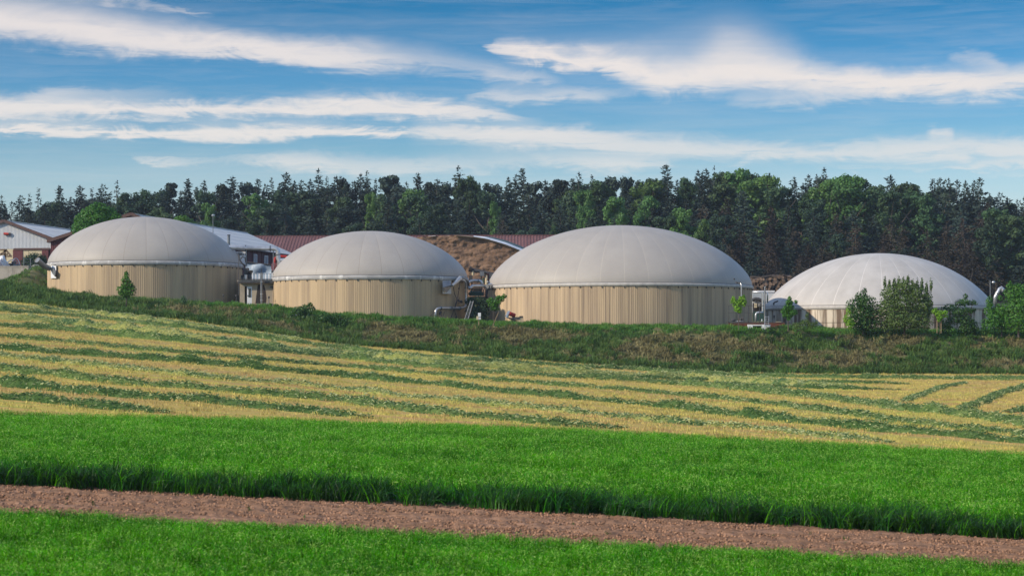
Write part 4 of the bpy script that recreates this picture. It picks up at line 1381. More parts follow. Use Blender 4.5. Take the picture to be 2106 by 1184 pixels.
plant('bush', 2095, 688, d - 1, [(lobes_px(d, 2095, 688, [(2076, 588, 7, 10), (2090, 590, 9, 8), (2085, 606, 20, 18), (2105, 604, 22, 20), (2095, 630, 32, 24), (2120, 630, 30, 30), (2090, 660, 28, 24), (2120, 665, 34, 24), (2140, 610, 20, 20)]), 8500, .17, 'leaf_near')],
      'biggest bright green bush at the right edge', 'bush', [('stem', stem(3, .12), 'bark')], 'bushes before the whitish dome')
# low scrub
plant('shrub', 1655, 678, 214, [(lobes_px(214, 1655, 678, [(1660, 648, 4, 8), (1655, 662, 12, 6), (1640, 668, 16, 6), (1668, 668, 14, 6), (1650, 674, 26, 4), (1676, 664, 6, 8)]), 1000, .13, 'leaf_olive')],
      'straggly low shrub at the foot of the stained boards', 'shrub')
plant('shrub', 1594, 677, 213.5, [(lobes_px(213.5, 1594, 677, [(1602, 672, 12, 3), (1585, 674, 8, 3)]), 260, .12, 'leaf_olive')], 'small cluster of weeds right of the white box', 'shrub')
d = 212
r_ = plant('elder_shrub', 640, 678, d, [
    (lobes_px(d, 640, 678, [(615, 642, 16, 12), (628, 636, 12, 10), (604, 655, 12, 12), (625, 658, 22, 16), (645, 662, 18, 14), (615, 672, 20, 10)]), 4200, .16, 'leaf_near_dark'),
    (lobes_px(d - .6, 640, 678, [(612, 643, 15, 11), (603, 655, 11, 10), (622, 655, 20, 12)]), 130, .16, 'blossom')],
    'dark shrub flecked with white blossom in front of the second tank', 'shrub')
r_.children[-1].name = 'blossom'
plant('shrub', 690, 676, 210, [(lobes_px(210, 690, 676, [(668, 655, 18, 12), (690, 658, 16, 14), (705, 664, 14, 10), (676, 668, 24, 10), (700, 672, 20, 8)]), 3200, .17, 'leaf_near_dark')],
      'round dark shrub right of the blossoming one', 'shrub')
plant('sapling', 642, 648, 210.5, [(lobes_px(210.5, 642, 648, [(638, 626, 6, 5), (643, 634, 6, 5), (636, 640, 5, 5)]), 160, .16, 'leaf_near_dark')],
      'tiny sapling sticking up above the blossoming shrub', 'tree', [('trunk', stem(.9, .025), 'bark')])
plant('sapling', 172, 615, 213, [(lobes_px(213, 172, 615, [(172, 601, 4, 4), (171, 608, 4, 6)]), 90, .13, 'leaf_olive')], 'tiny yellowish sapling near the left end of the first tank', 'tree', [('trunk', stem(.6, .02), 'bark')])
plant('sapling', 377, 630, 213, [(lobes_px(213, 377, 630, [(377, 614, 7, 6), (378, 621, 8, 6)]), 240, .13, 'leaf_mid')], 'small pale sapling near the right end of the first tank', 'tree', [('trunk', stem(.6, .02), 'bark')])
plant('hedge', 982, 660, 226, [(lobes_px(226, 982, 660, [(970, 620, 14, 9), (985, 618, 14, 9), (998, 624, 12, 10), (975, 640, 18, 16), (992, 640, 16, 16), (980, 655, 24, 12)]), 5000, .16, 'leaf_dark')],
      'dark hedge filling the gap between the second and the largest tank', 'hedge')
plant('shrub', 76, 556, 262, [(lobes_px(262, 76, 556, [(70, 532, 20, 12), (58, 540, 14, 12), (84, 536, 14, 14), (72, 546, 24, 12)]), 3000, .2, 'leaf_dark')], 'round dark shrub before the doors of the white barn', 'shrub')
plant('weeds', 560, 632, 223, [(lobes_px(223, 560, 632, [(556, 627, 5, 4), (568, 628, 6, 4), (486, 627, 8, 5), (478, 624, 4, 6)]), 500, .12, 'leaf_near')], 'weeds along the foot of the low building between the tanks', 'weeds')
# round tree behind the first dome and the little one showing over it
d = 268
plant('round_tree', 202, 560, d, [(lobes_px(d, 202, 560, [(202, 432, 22, 16), (185, 440, 20, 16), (220, 440, 20, 16), (170, 455, 17, 18), (202, 452, 36, 22), (236, 452, 16, 16), (180, 472, 30, 22), (222, 470, 28, 22), (166, 486, 15, 22), (200, 495, 34, 22), (235, 478, 16, 18)]), 15000, .24, 'leaf_near')],
      'round bright green tree between the white barn and the first dome', 'tree', [('trunk', stem(5, .3), 'bark')])
plant('round_tree', 376, 560, 300, [(lobes_px(300, 376, 560, [(376, 452, 16, 9), (366, 458, 14, 10), (388, 460, 14, 10), (376, 475, 24, 20)]), 3500, .25, 'leaf_near')],
      'crown of a small green tree peeping over the first dome', 'tree', [('trunk', stem(5, .25), 'bark')])
plant('shrub', 1560, 575, 300, [(lobes_px(300, 1592, 570, [(1585, 569, 6, 4), (1592, 567, 7, 4)]), 200, .25, 'leaf_mid')], 'green tuft growing on top of the log pile', 'shrub')

# ------------------------------------------------------------------ farm buildings
AX = Vector((.183, .983, 0))     # long axis of the barns
CXX = Vector((.983, -.183, 0))   # across them


def gable_barn(root, near, ridge_z, eave_z, wl, wr, base_z, length, wall_m, roof_m, trim_m, panel_w, wall_low, nsheet, nrow, over=.35):
    """barn with its gable towards the camera; near = ridge point over the gable wall"""
    near = Vector((near[0], near[1], 0))
    zl = lambda w: ridge_z + (eave_z - ridge_z) * (abs(w) / (wl if w < 0 else wr))
    # gable wall of upright sheets
    w = -wl
    while w < wr - 1e-3:
        w2 = min(w + panel_w, wr)
        m_ = MB()
        nr = 4
        vs, fs = [], []
        q = [(0, 0), (.12, -.03), (.2, -.03), (.32, 0)]
        cols = [(k + a) / nr for k in range(nr) for a in (0, .15, .35, .5)] + [1.0]
        dep = [0, -.035, -.035, 0] * nr + [0]
        for a, dd in zip(cols, dep):
            ww = w + (w2 - w) * a
            p = near + CXX * ww + AX * dd
            vs += [(p.x, p.y, wall_low), (p.x, p.y, zl(ww) - .05)]
        m_.add(vs, [(2 * k, 2 * k + 2, 2 * k + 3, 2 * k + 1) for k in range(len(cols) - 1)])
        m_.build('wall_panel', wall_m, root)
        w = w2
    # body behind the sheets
    m_ = MB()
    pts = [(-wl + .02, base_z), (wr - .02, base_z), (wr - .02, eave_z - .12), (0, ridge_z - .12), (-wl + .02, eave_z - .12)]
    P_ = [near + CXX * a + AX * .12 + Vector((0, 0, b)) for a, b in pts] + [near + CXX * a + AX * (length - .1) + Vector((0, 0, b)) for a, b in pts]
    m_.add(P_, [(4, 3, 2, 1, 0), (5, 6, 7, 8, 9)] + [(k, (k + 1) % 5, 5 + (k + 1) % 5, 5 + k) for k in range(5)])
    m_.build('wall', 'red_brown', root)
    # roof sheets, each with its thickness, laid in rows
    for side in (-1, 1):
        W_ = (wl if side < 0 else wr) + over
        ze = ridge_z + (eave_z - ridge_z) * W_ / (wl if side < 0 else wr)
        for i in range(nsheet):
            a0 = -over + (length + 2 * over) * i / nsheet
            a1 = -over + (length + 2 * over) * (i + 1) / nsheet - .05
            for j in range(nrow):
                t0, t1 = j / nrow, (j + 1) / nrow + .004
                up = Vector((0, 0, .02 * (nrow - j)))
                c = []
                for (aa, tt) in ((a0, t0), (a1, t0), (a1, t1), (a0, t1)):
                    c.append(near + AX * aa + CXX * (side * W_ * tt) + Vector((0, 0, ridge_z + (ze - ridge_z) * tt)) + up)
                lo = [p - Vector((0, 0, .09)) for p in c]
                fs = [(0, 1, 2, 3), (7, 6, 5, 4), (0, 4, 5, 1), (1, 5, 6, 2), (2, 6, 7, 3), (3, 7, 4, 0)]
                MB().add(c + lo, fs).build('roof_sheet', roof_m, root)
    # verge boards and ridge
    for side in (-1, 1):
        W_ = (wl if side < 0 else wr) + over
        ze = ridge_z + (eave_z - ridge_z) * W_ / (wl if side < 0 else wr)
        a = near - AX * (over + .06) + Vector((0, 0, ridge_z + .06))
        b = near - AX * (over + .06) + CXX * side * W_ + Vector((0, 0, ze + .06))
        MB().bar(a, b, .12, .42).build('verge_board', trim_m, root)
        p = near + CXX * side * (W_ + .08) + Vector((0, 0, ze - .06))
        MB().bar(p - AX * over, p + AX * (length + over), .14, .14).build('gutter', 'grey_metal', root)
    MB().bar(near - AX * over + Vector((0, 0, ridge_z + .09)), near + AX * (length + over) + Vector((0, 0, ridge_z + .09)), .45, .10).build('ridge_cap', roof_m, root)


yz = 8.8
# white barn
n0 = at(10, 455, 300)
t = thing('white_barn', (n0.x, n0.y, yz), 'white ribbed barn with brown verges, red doors and pale roof at the left edge', 'barn')
gable_barn(t, n0, (HOR - 455) / F * 300, (HOR - 493) / F * 299, 8.2, 7.6, yz - .5, 26, 'white_sheet', 'roof_white', 'trim_brown', .85, (HOR - 512) / F * 300, 5, 3)
zc = (HOR - 512) / F * 300


def on_gable(w0, w1, z0, z1, name, m_, out=.0, parent=t, nn=n0, th=.1, label=None):
    a = Vector((nn.x, nn.y, 0)) + CXX * w0 - AX * out
    b = Vector((nn.x, nn.y, 0)) + CXX * w1 - AX * out
    mb_ = MB()
    c = [a, b, b + AX * th, a + AX * th]
    mb_.add([(p.x, p.y, z0) for p in c] + [(p.x, p.y, z1) for p in c], [(0, 1, 5, 4), (1, 2, 6, 5), (2, 3, 7, 6), (3, 0, 4, 7), (4, 5, 6, 7), (3, 2, 1, 0)])
    o = mb_.build(name, m_, parent)
    if label:
        o['label'] = label
    return o


k3 = 300 / F
wpx = lambda px: (px - 10) * k3 / .983
on_gable(wpx(-60), wpx(0), yz - .4, zc - .02, 'wall_section', 'cream', .02)
on_gable(wpx(0) + .01, wpx(28), yz - .4, zc - .02, 'wall_section', 'cream', .03)
on_gable(wpx(28), wpx(49), yz - .4, zc - .2, 'sliding_door', 'red_brown', .12)
on_gable(wpx(49) + .01, wpx(61), yz - .4, zc - .15, 'door_panel', 'cream', .04)
on_gable(wpx(61) + .04, wpx(75), yz - .4, zc - .15, 'door_panel', 'cream', .04)
on_gable(wpx(75) + .04, wpx(90), yz - .4, zc - .15, 'door_panel', 'cream', .04)
on_gable(wpx(90) + .01, wpx(104), yz - .4, zc - .2, 'sliding_door', 'red_brown', .12)
on_gable(wpx(30), wpx(107), zc - .18, zc + .10, 'door_rail', 'trim_brown', .2)
lt = thing('barn_horn', n0 + CXX * wpx(17) + Vector((0, 0, 0)), 'small red siren mounted high on the white gable', 'siren')
lt.location.z = (HOR - 481) / F * 300
q = Vector((lt.location.x, lt.location.y, lt.location.z)) - AX * .25
MB().tube([q - CXX * .5, q + CXX * .22], [.20, .15], 10).build('horn', 'red_paint', lt)
MB().box(q + CXX * .35, (.28, .25, .3)).tube([q + CXX * .35, q + CXX * .35 + AX * .3], .05, 6).bar(q + CXX * .35, q + CXX * .3 - Vector((0, 0, .35)), .12, .12).build('bracket', 'dark_metal', lt)

# large red barn with the white roof, mostly behind the first dome
n1 = at(272, 441, 275)
t = thing('red_barn', (n1.x, n1.y, yz), 'dark red barn with long white roof behind the first dome', 'barn')
gable_barn(t, n1, (HOR - 441) / F * 275, 13.42, 11.6, 8.0, yz - 1.5, 49, 'red_brown', 'roof_white', 'trim_brown', 1.16, yz - 1.4, 8, 5)
# windows and a beam along its right side wall


def side_pt(px, zz, nn=n1, w=8.0, out=.06):
    """point on the right side wall seen at column px"""
    lo_, hi_ = 0.0, 50.0
    f_ = lambda s_: 1053 + F * (nn.x + CXX.x * w + AX.x * s_) / (nn.y + CXX.y * w + AX.y * s_)
    for _ in range(40):
        m = (lo_ + hi_) / 2
        if f_(m) < px:
            lo_ = m
        else:
            hi_ = m
    p = Vector((nn.x, nn.y, 0)) + CXX * (w + out) + AX * lo_
    p.z = zz
    return p


for (pa, pb, za, zb_) in ((521.5, 527.5, 523, 540), (543.5, 550, 526, 543)):
    a, b = side_pt(pa, 0), side_pt(pb, 0)
    dd = a.y
    z1, z0 = (HOR - za) / F * dd, (HOR - zb_) / F * dd
    fr = MB().bar(Vector((a.x, a.y, z0)), Vector((a.x, a.y, z1)), .12, .12).bar(Vector((b.x, b.y, z0)), Vector((b.x, b.y, z1)), .12, .12)
    fr.bar(Vector((a.x, a.y, z1)), Vector((b.x, b.y, z1)), .12, .12).bar(Vector((a.x, a.y, z0)), Vector((b.x, b.y, z0)), .12, .12)
    w_ = fr.build('window', 'white_paint', t)
    MB().add([(a.x, a.y, z0), (b.x, b.y, z0), (b.x, b.y, z1), (a.x, a.y, z1), (a.x - .05, a.y, z0), (b.x - .05, b.y, z0), (b.x - .05, b.y, z1), (a.x - .05, a.y, z1)],
             [(0, 1, 2, 3), (7, 6, 5, 4), (0, 4, 5, 1), (2, 6, 7, 3)]).build('pane', 'window_pale', w_)
for i in range(14):
    s_ = 18 + i * 2.3
    p = Vector((n1.x, n1.y, 0)) + CXX * 8.03 + AX * s_
    MB().bar(p + Vector((0, 0, yz)), p + Vector((0, 0, 13.2)), .07, .10).build('batten', 'red_brown', t)
p = side_pt(562, 0, out=.12)
MB().bar(Vector((p.x, p.y, yz)), Vector((p.x, p.y, 13.0)), .35, .35).build('corner_post', 'cream', t)

# long shed with the red roof
d0, d1 = 331, 341
xa, xb = (440 - 1053) / F * d0, (1215 - 1053) / F * d0
zr_, ze_ = (HOR - 484) / F * d1, (HOR - 530) / F * d0
t = thing('long_shed', ((xa + xb) / 2, d0, 9.5), 'long low shed with red ribbed roof between the domes and the wood', 'shed')
MB().box(((xa + xb) / 2, d1 + .2, (9 + ze_) / 2 - .1), (xb - xa - .6, 19.4, ze_ - 9)).build('wall', 'red_brown', t)
nn = 58
for i in range(nn):
    x0, x1 = xa + (xb - xa) * i / nn, xa + (xb - xa) * (i + 1) / nn
    zt = zr_ + .30 * (1 - abs(2 * (i + .5) / nn - 1)) * 0 - (.16 * (1 - i / nn))
    vs, fs = [], []
    rows_ = 9
    prof = [(0, 0), (.10, .07), (.22, .07), (.32, 0), (.5, 0), (.60, .07), (.72, .07), (.82, 0), (1, 0)]
    for j in range(rows_):
        for e, tt in ((0, j / rows_), (1, (j + 1) / rows_)):
            for (a, hh_) in prof:
                vs.append((x0 + (x1 - x0) * a, d0 - .4 + (d1 - d0 + .4) * tt, ze_ + (zt - ze_) * tt + hh_ + (.045 if e == 0 else 0)))
    nP = len(prof)
    for j in range(rows_):
        b0 = j * 2 * nP
        for k in range(nP - 1):
            fs.append((b0 + k, b0 + k + 1, b0 + nP + k + 1, b0 + nP + k))
            if j:
                fs.append((b0 - nP + k, b0 - nP + k + 1, b0 + k + 1, b0 + k))
    MB().add(vs, fs).build('roof_sheet', 'roof_red', t)
MB().quad((xa, d1, zr_ - .05), (xb, d1, zr_ - .05), (xb, d1 + 10.4, ze_), (xa, d1 + 10.4, ze_)).build('back_roof', 'roof_red', t)
MB().bar((xa, d1, zr_ - .12), (xb, d1, zr_ + .06), .5, .14).build('ridge_cap', 'roof_red', t)

# ------------------------------------------------------------------ yard at the left
wy = MB()
A_, B_, C_ = at(-140, 552, 247), at(60, 552, 245), at(86, 550, 262)
t = thing('retaining_wall', (B_.x, B_.y, 5.5), 'weathered concrete retaining wall below the white barn', 'wall')
for i in range(6):
    p, q = A_.lerp(B_, i / 6), A_.lerp(B_, (i + 1) / 6)
    m_ = MB().bar((p.x, p.y, 7.0), (q.x - .03, q.y, 7.0), .3, 3.5)
    m_.build('wall_slab', 'concrete', t)
m_ = MB()
for i in range(4):
    p, q = B_.lerp(C_, i / 4), B_.lerp(C_, (i + 1) / 4)
    m_ = MB().bar((p.x, p.y, 7.0), (q.x, q.y - .03, 7.0), .3, 3.5).build('wall_slab', 'concrete', t)
MB().bar((A_.x, A_.y, 8.82), (B_.x, B_.y, 8.82), .42, .14).build('coping', 'concrete', t)
MB().bar((A_.x, A_.y - .5, 5.4), (at(33, 590, 245).x, 244.3, 5.9), .5, 2.2).build('footing', 'grey_metal', t)
ys = MB()
ys.quad((A_.x - 30, 247.3, yz), (B_.x, 245.3, yz), (C_.x + 3, 262, yz), (C_.x - 40, 262, yz))
ys.quad((C_.x - 60, 262, yz), (C_.x + 3, 262, yz), (C_.x + 8, 305, yz), (C_.x - 60, 305, yz))
tag(ys.build('yard', 'yard'), 'level concrete yard before the white barn', None, None, 'structure')
# railing posts and wires on the wall
t = thing('yard_fence', (B_.x, B_.y, yz), 'thin wire fence with metal posts on the retaining wall', 'fence')
for px_ in (49, 63):
    p = at(px_, 552, 246 if px_ < 60 else 248)
    MB().tube([(p.x, p.y, 8.3), (p.x, p.y, 9.9)], .05, 6).build('post', 'grey_metal', t)
a, b = at(49, 0, 246), at(63, 0, 248)
for zz in (9.1, 9.45, 9.8):
    MB().tube([(a.x, a.y, zz), (b.x, b.y, zz)], .018, 4).build('wire', 'grey_metal', t)
# farm machinery
k_ = 252 / F
t = thing('timber_frame', (at(10, 552, 252).x, 252, yz), 'timber roof frame standing on the yard at the left edge', 'frame')
P2 = lambda px, py, d=252: at(px, py, d)
for a, b in (((-20, 513), (14, 514)), ((-20, 523), (16, 523)), ((-20, 527), (22, 527)), ((10, 514), (12, 551)), ((12, 514), (24, 528)), ((-8, 514), (-8, 551)), ((2, 523), (12, 515))):
    MB().bar(P2(*a), P2(*b), .2, .2).build('beam', 'timber', t)
for a, b in (((10, 514), (12, 551)), ((-8, 514), (-8, 551)), ((-20, 523), (16, 523))):
    MB().bar(P2(a[0], a[1], 255), P2(b[0], b[1], 255), .2, .2).build('beam', 'timber', t)
t = thing('hay_rake', (at(30, 552, 251).x, 251, yz), 'farm implement with curved grey tube hoops on the wall top', 'machine')
for (x0, x1, top) in ((13, 40, 534), (18, 36, 542), (24, 42, 531)):
    pts = [P2(x0 + (x1 - x0) * i / 8, 551 - (551 - top) * math.sin(math.pi * min(1, .08 + i / 8 * .92)) ** .6, 251 + i * .1) for i in range(9)]
    MB().tube(pts, .06, 6).build('hoop', 'bright_metal', t)
for (px_, py_, sx_, sz_, m__) in ((24, 546, .9, .5, 'dark_metal'), (33, 547, .7, .45, 'grey_metal'), (28, 541, .5, .4, 'dark_metal'), (38, 549, .4, .35, 'green_machine')):
    MB().box(P2(px_, py_, 251.4), (sx_, .8, sz_), 0, .3).build('housing', m__, t)
t = thing('plastic_sacks', (at(5, 552, 250).x, 250, yz), 'heap of white and reddish plastic sacks on the wall top', 'sacks')
for i, (px_, py_, w_, h_) in enumerate(((-3, 540, .7, .6), (4, 538, .5, .75), (9, 545, .5, .5), (1, 547, .8, .35), (13, 548, .45, .35), (-8, 547, .6, .4), (17, 549, .4, .3))):
    MB().blob(P2(px_, py_, 250 + .2 * i), (w_, .5, h_), 40 + i, 6, .18).build('sack', ['plastic_bag', 'white_paint', 'plastic_bag', 'red_paint', 'white_paint', 'plastic_bag', 'white_paint'][i], t)
MB_ = MB().blob(at(74, 550, 250), (.55, .45, .38), 3, 7, .12)
tag(MB_.build('boulder', 'stone'), 'grey boulder at the end of the retaining wall', 'boulder')
# hood and auger at the left of the first tank
hp = at(108, 548, 231.5)
t = thing('auger_hood', (hp.x, hp.y, 7), 'white hatch with dark metal hood and slanting pipe on the first tank', 'hood')
k_ = 231 / F
P1 = lambda px, py, d=231: at(px, py, d)


def a1(px):
    """distance at which the line of sight in column px meets the wall of the first tank"""
    u_ = (px - 1053) / F
    A_2, B_2, C_2 = 1 + u_ * u_, -2 * (u_ * T1['cx'] + T1['d']), T1['cx'] ** 2 + T1['d'] ** 2 - (T1['R'] + .06) ** 2
    return (-B_2 - math.sqrt(max(.5, B_2 * B_2 - 4 * A_2 * C_2))) / (2 * A_2)


Q1 = lambda px, py, o=0.0: at(px, py, a1(px) - o)
MB().add([Q1(104.5, 546, .4), Q1(115.5, 546, .4), Q1(115.5, 572, .4), Q1(104.5, 572, .4), Q1(104.5, 546, -.25), Q1(115.5, 546, -.25), Q1(115.5, 572, -.25), Q1(104.5, 572, -.25)],
         [(0, 3, 2, 1), (4, 5, 6, 7), (0, 1, 5, 4), (3, 7, 6, 2), (0, 4, 7, 3), (1, 2, 6, 5)]).build('hatch', 'white_paint', t)
hd = [Q1(103, 552, 1.2), Q1(107, 550, 1.2), Q1(114.5, 558, 1.0), Q1(113, 569, 1.0), Q1(107, 562, 1.2)]
MB().add(hd + [p + Vector((0, .45, 0)) for p in hd], [(4, 3, 2, 1, 0), (5, 6, 7, 8, 9)] + [(k, (k + 1) % 5, 5 + (k + 1) % 5, 5 + k) for k in range(5)]).build('hood', 'grey_metal', t)
MB().tube([P1(77, 535, 228.0), P1(90, 546, 228.7), P1(103, 553, 229.3)], [.32, .30, .26], 12).build('auger_tube', 'grey_metal', t)
MB().tube([P1(76.5, 534.6, 228.4), P1(79, 536.8, 228.6)], [.36, .36], 12).build('pipe_end', 'dark_metal', t)
MB().tube([P1(115, 545, 228.6), P1(108, 544.5, 229.6), P1(102, 548, 230.8), P1(99, 553, 230.8)], .06, 6).build('hose', 'dark_metal', t)

# ------------------------------------------------------------------ between the first and second tank
d = 228.5
zf = (HOR - 626) / F * d
ztop_ = (HOR - 580) / F * d
x0, x1 = (493 - 1053) / F * d, (562 - 1053) / F * d
t = thing('pump_house', ((x0 + x1) / 2, d, zf), 'low rendered building with white door and dark rust streak between two tanks', 'building')
xd0, xd1 = (503 - 1053) / F * d, (518 - 1053) / F * d
zd = (HOR - 589) / F * d
w = MB()
for (a, b, z0, z1) in ((x0, xd0, zf - 1, ztop_), (xd1, x1, zf - 1, ztop_), (xd0, xd1, zd, ztop_), (xd0, xd1, zf - 1, zf)):
    w.box(((a + b) / 2, d + 3, (z0 + z1) / 2), (b - a, 6, z1 - z0))
w.build('wall', 'concrete_warm', t)
MB().box(((xd0 + xd1) / 2, d + 4, (zf + zd) / 2), (xd1 - xd0, .3, zd - zf)).build('back_wall', 'black_ink_shade', t)  # painted black for the shade inside the doorway
xm = (508 - 1053) / F * d
dr = MB().box(((xm + xd1) / 2, d + .04, (zf + zd) / 2), (xd1 - xm, .08, zd - zf)).build('door', 'white_paint', t)
MB().box((((511 + 516) / 2 - 1053) / F * d, d - .02, (HOR - 602) / F * d), (5 / F * d, .05, 18 / F * d)).build('pane', 'glass_dark', dr)
MB().box((xm + .08, d - .04, (HOR - 608) / F * d), (.05, .08, .16)).build('handle', 'dark_metal', dr)
MB().box(((x0 + x1) / 2, d + 2.8, ztop_ + .10), (x1 - x0 + .4, 6.6, .22)).build('roof_slab', 'concrete', t)
MB().box(((x0 + x1) / 2, d - .55, ztop_ - .02), (x1 - x0 + .3, .1, .2)).build('fascia', 'dark_metal', t)
MB().box(((x0 + x1) / 2, d - .57, ztop_ + .28), (x1 - x0 + .3, .1, .1)).build('roof_edge', 'dark_metal', t)
# rust stain: a thin crust on the wall
st_ = MB()
pts = [(530, 586), (536, 584), (543, 586), (546, 596), (548, 612), (547, 624), (526, 624), (527, 608), (529, 594)]
st_.add([(*((at(a, b, d - .012)).xy), at(a, b, d - .012).z) for a, b in pts] + [(*((at(a, b, d - .002)).xy), at(a, b, d - .002).z) for a, b in pts],
        [tuple(range(len(pts)))[::-1]] + [(k, (k + 1) % len(pts), len(pts) + (k + 1) % len(pts), len(pts) + k) for k in range(len(pts))])
st_.build('rust_crust', 'soot_shade', t)
MB().add([at(525, 624, d - .006), at(530, 588, d - .006), at(532, 590, d - .006), at(530, 624, d - .006), at(525, 624, d), at(530, 588, d), at(532, 590, d), at(530, 624, d)],
         [(0, 1, 2, 3), (0, 4, 5, 1), (2, 6, 7, 3)]).build('rust_crust', 'rust', t)
MB().box(at(559, 590, d - .1), (.3, .2, .12)).build('lamp', 'dark_metal', t)
# roof railing with pale slats
t = thing('roof_railing', ((x0 + x1) / 2, d, ztop_ + .2), 'railing of pale slats on the roof of the low building', 'railing')
for i in range(13):
    px_ = 519.5 + i * 3.35
    MB().bar(at(px_, 578, d + .1), at(px_, 561 + (i % 3), d + .1), .12, .05).build('slat', 'tarp' if i % 2 else 'white_paint', t)
MB().bar(at(517, 564, d + .2), at(562, 563, d + .2), .08, .08).build('rail', 'dark_metal', t)
MB().bar(at(517, 576, d + .2), at(562, 576, d + .2), .10, .10).build('rail', 'dark_metal', t)
# steam pipe in front
t = thing('vent_pipe', at(538, 627, d - .9), 'slim grey upright pipe in front of the low building', 'pipe')
MB().tube([at(538, 624, d - .9), at(538, 561, d - .9)], .13, 10).build('pipe', 'grey_metal', t)
MB().tube([at(538, 561, d - .9), at(538, 553, d - .9)], .04, 6).build('tip', 'dark_metal', t)
for py_ in (580, 605, 618):
    MB().tube([at(538, py_, d - .9), at(538, py_ - 1.2, d - .9)], .17, 10).build('clamp', 'bright_metal', t)
# tarpaulin behind
dt = 246
t = thing('tarpaulin', at(535, 600, dt), 'light blue grey tarpaulin stretched on a frame behind the low building', 'tarpaulin')
nx_, nz_ = 16, 8
vs, fs = [], []
for j in range(nz_ + 1):
    for i in range(nx_ + 1):
        u_, v_ = i / nx_, j / nz_
        px_ = 505 + 57 * u_
        top = 538.5 + 7 * u_
        bot = 585
        if j == 0 and False:
            pass
        p = at(px_, top + (bot - top) * v_, dt + .12 * math.sin(u_ * 9 + v_ * 4) + .08 * math.sin(v_ * 11 + u_ * 5))
        vs.append(p)
for j in range(nz_):
    for i in range(nx_):
        a = j * (nx_ + 1) + i
        fs.append((a, a + 1, a + nx_ + 2, a + nx_ + 1))
bk = [Vector(p) + Vector((0, .12, 0)) for p in vs]
nv_ = len(vs)
MB().add(vs + bk, fs + [tuple(nv_ + q for q in f_[::-1]) for f_ in fs]).build('sheet', 'tarp', t, True)
MB().tube([at(505, 538.5, dt), at(563, 545.5, dt)], .09, 6).build('edge_tube', 'dark_metal', t)
MB().bar(at(506, 540, dt + .4), at(506, 600, dt + .4), .15, .15).bar(at(561, 546, dt + .4), at(561, 600, dt + .4), .15, .15).build('frame', 'dark_metal', t)
# dark plant beside the dome
t = thing('feed_unit', at(508, 580, 232), 'dark machine with boxes, cylinder and bent hoses beside the first dome', 'machine')
for (a, b, w_, h_, m__) in ((507, 565, 9, 28, 'dark_metal'), (513, 570, 7, 18, 'dark_metal'), (503, 573, 6, 9, 'grey_metal'), (515, 560, 8, 8, 'soot_shade'), (499, 572, 5, 12, 'dark_metal')):
    p = at(a, b, 232)
    MB().box(p, (w_ * 232 / F, .8, h_ * 232 / F)).build('housing', m__, t)
MB().tube([at(505.5, 576, 231), at(505.5, 565, 231)], .17, 12).build('cylinder', 'bright_metal', t)
MB().tube([at(491, 524, 230), at(493, 534, 229.5), at(498, 542, 229.5), at(504, 546, 230)], .09, 8).build('hose', 'dark_metal', t)
MB().tube([at(495, 532, 230.4), at(499, 528, 230.4), at(504, 530, 230.4), at(505.5, 540, 230.6)], .07, 8).build('hose', 'dark_metal', t)
MB().tube([at(491, 521, 226.6), at(491, 607, 225.9)], .04, 6).build('downpipe', 'dark_metal', t)
# banner with the cut-off word
bn = at(497, 530, 236)
t = thing('banner', bn, 'white banner with large black letters beside the first dome', 'banner')
kb = 236 / F
MB().box(at(495, 531, 236), (24 * kb, .06, 27 * kb)).build('board', 'white_paint', t)
GL = {'C': ["###", "#..", "#..", "#..", "###"], 'O': ["###", "#.#", "#.#", "#.#", "###"], 'M': ["#.#", "###", "###", "#.#", "#.#"], '1': ["##.", ".#.", ".#.", ".#.", "###"],
      'E': ["###", "#..", "##.", "#..", "###"], 'I': [".#.", ".#.", ".#.", ".#.", ".#."]}
cx_ = 486.3
for ch in "COM1I":
    m_ = MB()
    for r_i, row in enumerate(GL[ch]):
        for c_i, c_ in enumerate(row):
            if c_ == '#':
                p = at(cx_ + c_i * 1.15, 520.6 + r_i * .95, 236)
                m_.box((p.x, p.y - .045, p.z), (1.16 * kb, .03, .96 * kb))
    m_.build('letter', 'black_ink_shade', t)
    cx_ += 4.2
MB().bar(at(506.5, 512, 236), at(506.5, 548, 236), .12, .12).build('post', 'grey_metal', t)
MB().bar(at(489, 514.5, 236), at(506, 514.5, 236), .1, .1).build('top_bar', 'grey_metal', t)
# gas pipe
dp = 236
t = thing('gas_pipe', at(572, 560, dp), 'thick pale pipe running from the first dome and bending down beside the second', 'pipe')
c_arc = [at(562, 511, dp), at(568, 512, dp), at(571.5, 515.5, dp), at(572, 521, dp), at(572, 530, dp), at(574.5, 536, dp), at(574.5, 566, dp)]
MB().tube([at(470, 509, dp - 2), at(505, 510, dp), at(540, 511, dp)] + c_arc, .27, 14).build('pipe', 'bright_metal', t, True)
MB().tube([at(573, 534, dp), at(579, 535, dp), at(600, 534, dp - .5)], .22, 12).build('branch', 'bright_metal', t, True)
for (a, b) in ((505, 510), (556, 511)):
    MB().tube([at(a - .8, b, dp), at(a + .8, b, dp)], .33, 14).build('flange', 'dark_metal', t)
MB().tube([at(571.4, 523, dp), at(571.6, 524.5, dp)], .33, 14).build('flange', 'dark_metal', t)
MB().bar(at(562, 514, dp + .1), at(562, 580, dp + .1), .1, .1).build('support', 'grey_metal', t)
t = thing('tanker', at(578, 590, 243), 'red farm tanker mostly hidden behind the second dome', 'machine')
MB().tube([at(562, 549, 243), at(590, 549, 244)], [.55, .55], 16).build('tank', 'red_brown', t, True)
MB().tube([at(563, 560, 243), at(564, 545, 243), at(566, 531, 243), at(572, 527, 243), at(590, 528, 243)], .17, 10).build('pipe', 'red_paint', t)
MB().box(at(566, 565, 242.5), (.8, 1, 1.0)).build('chassis', 'dark_metal', t)
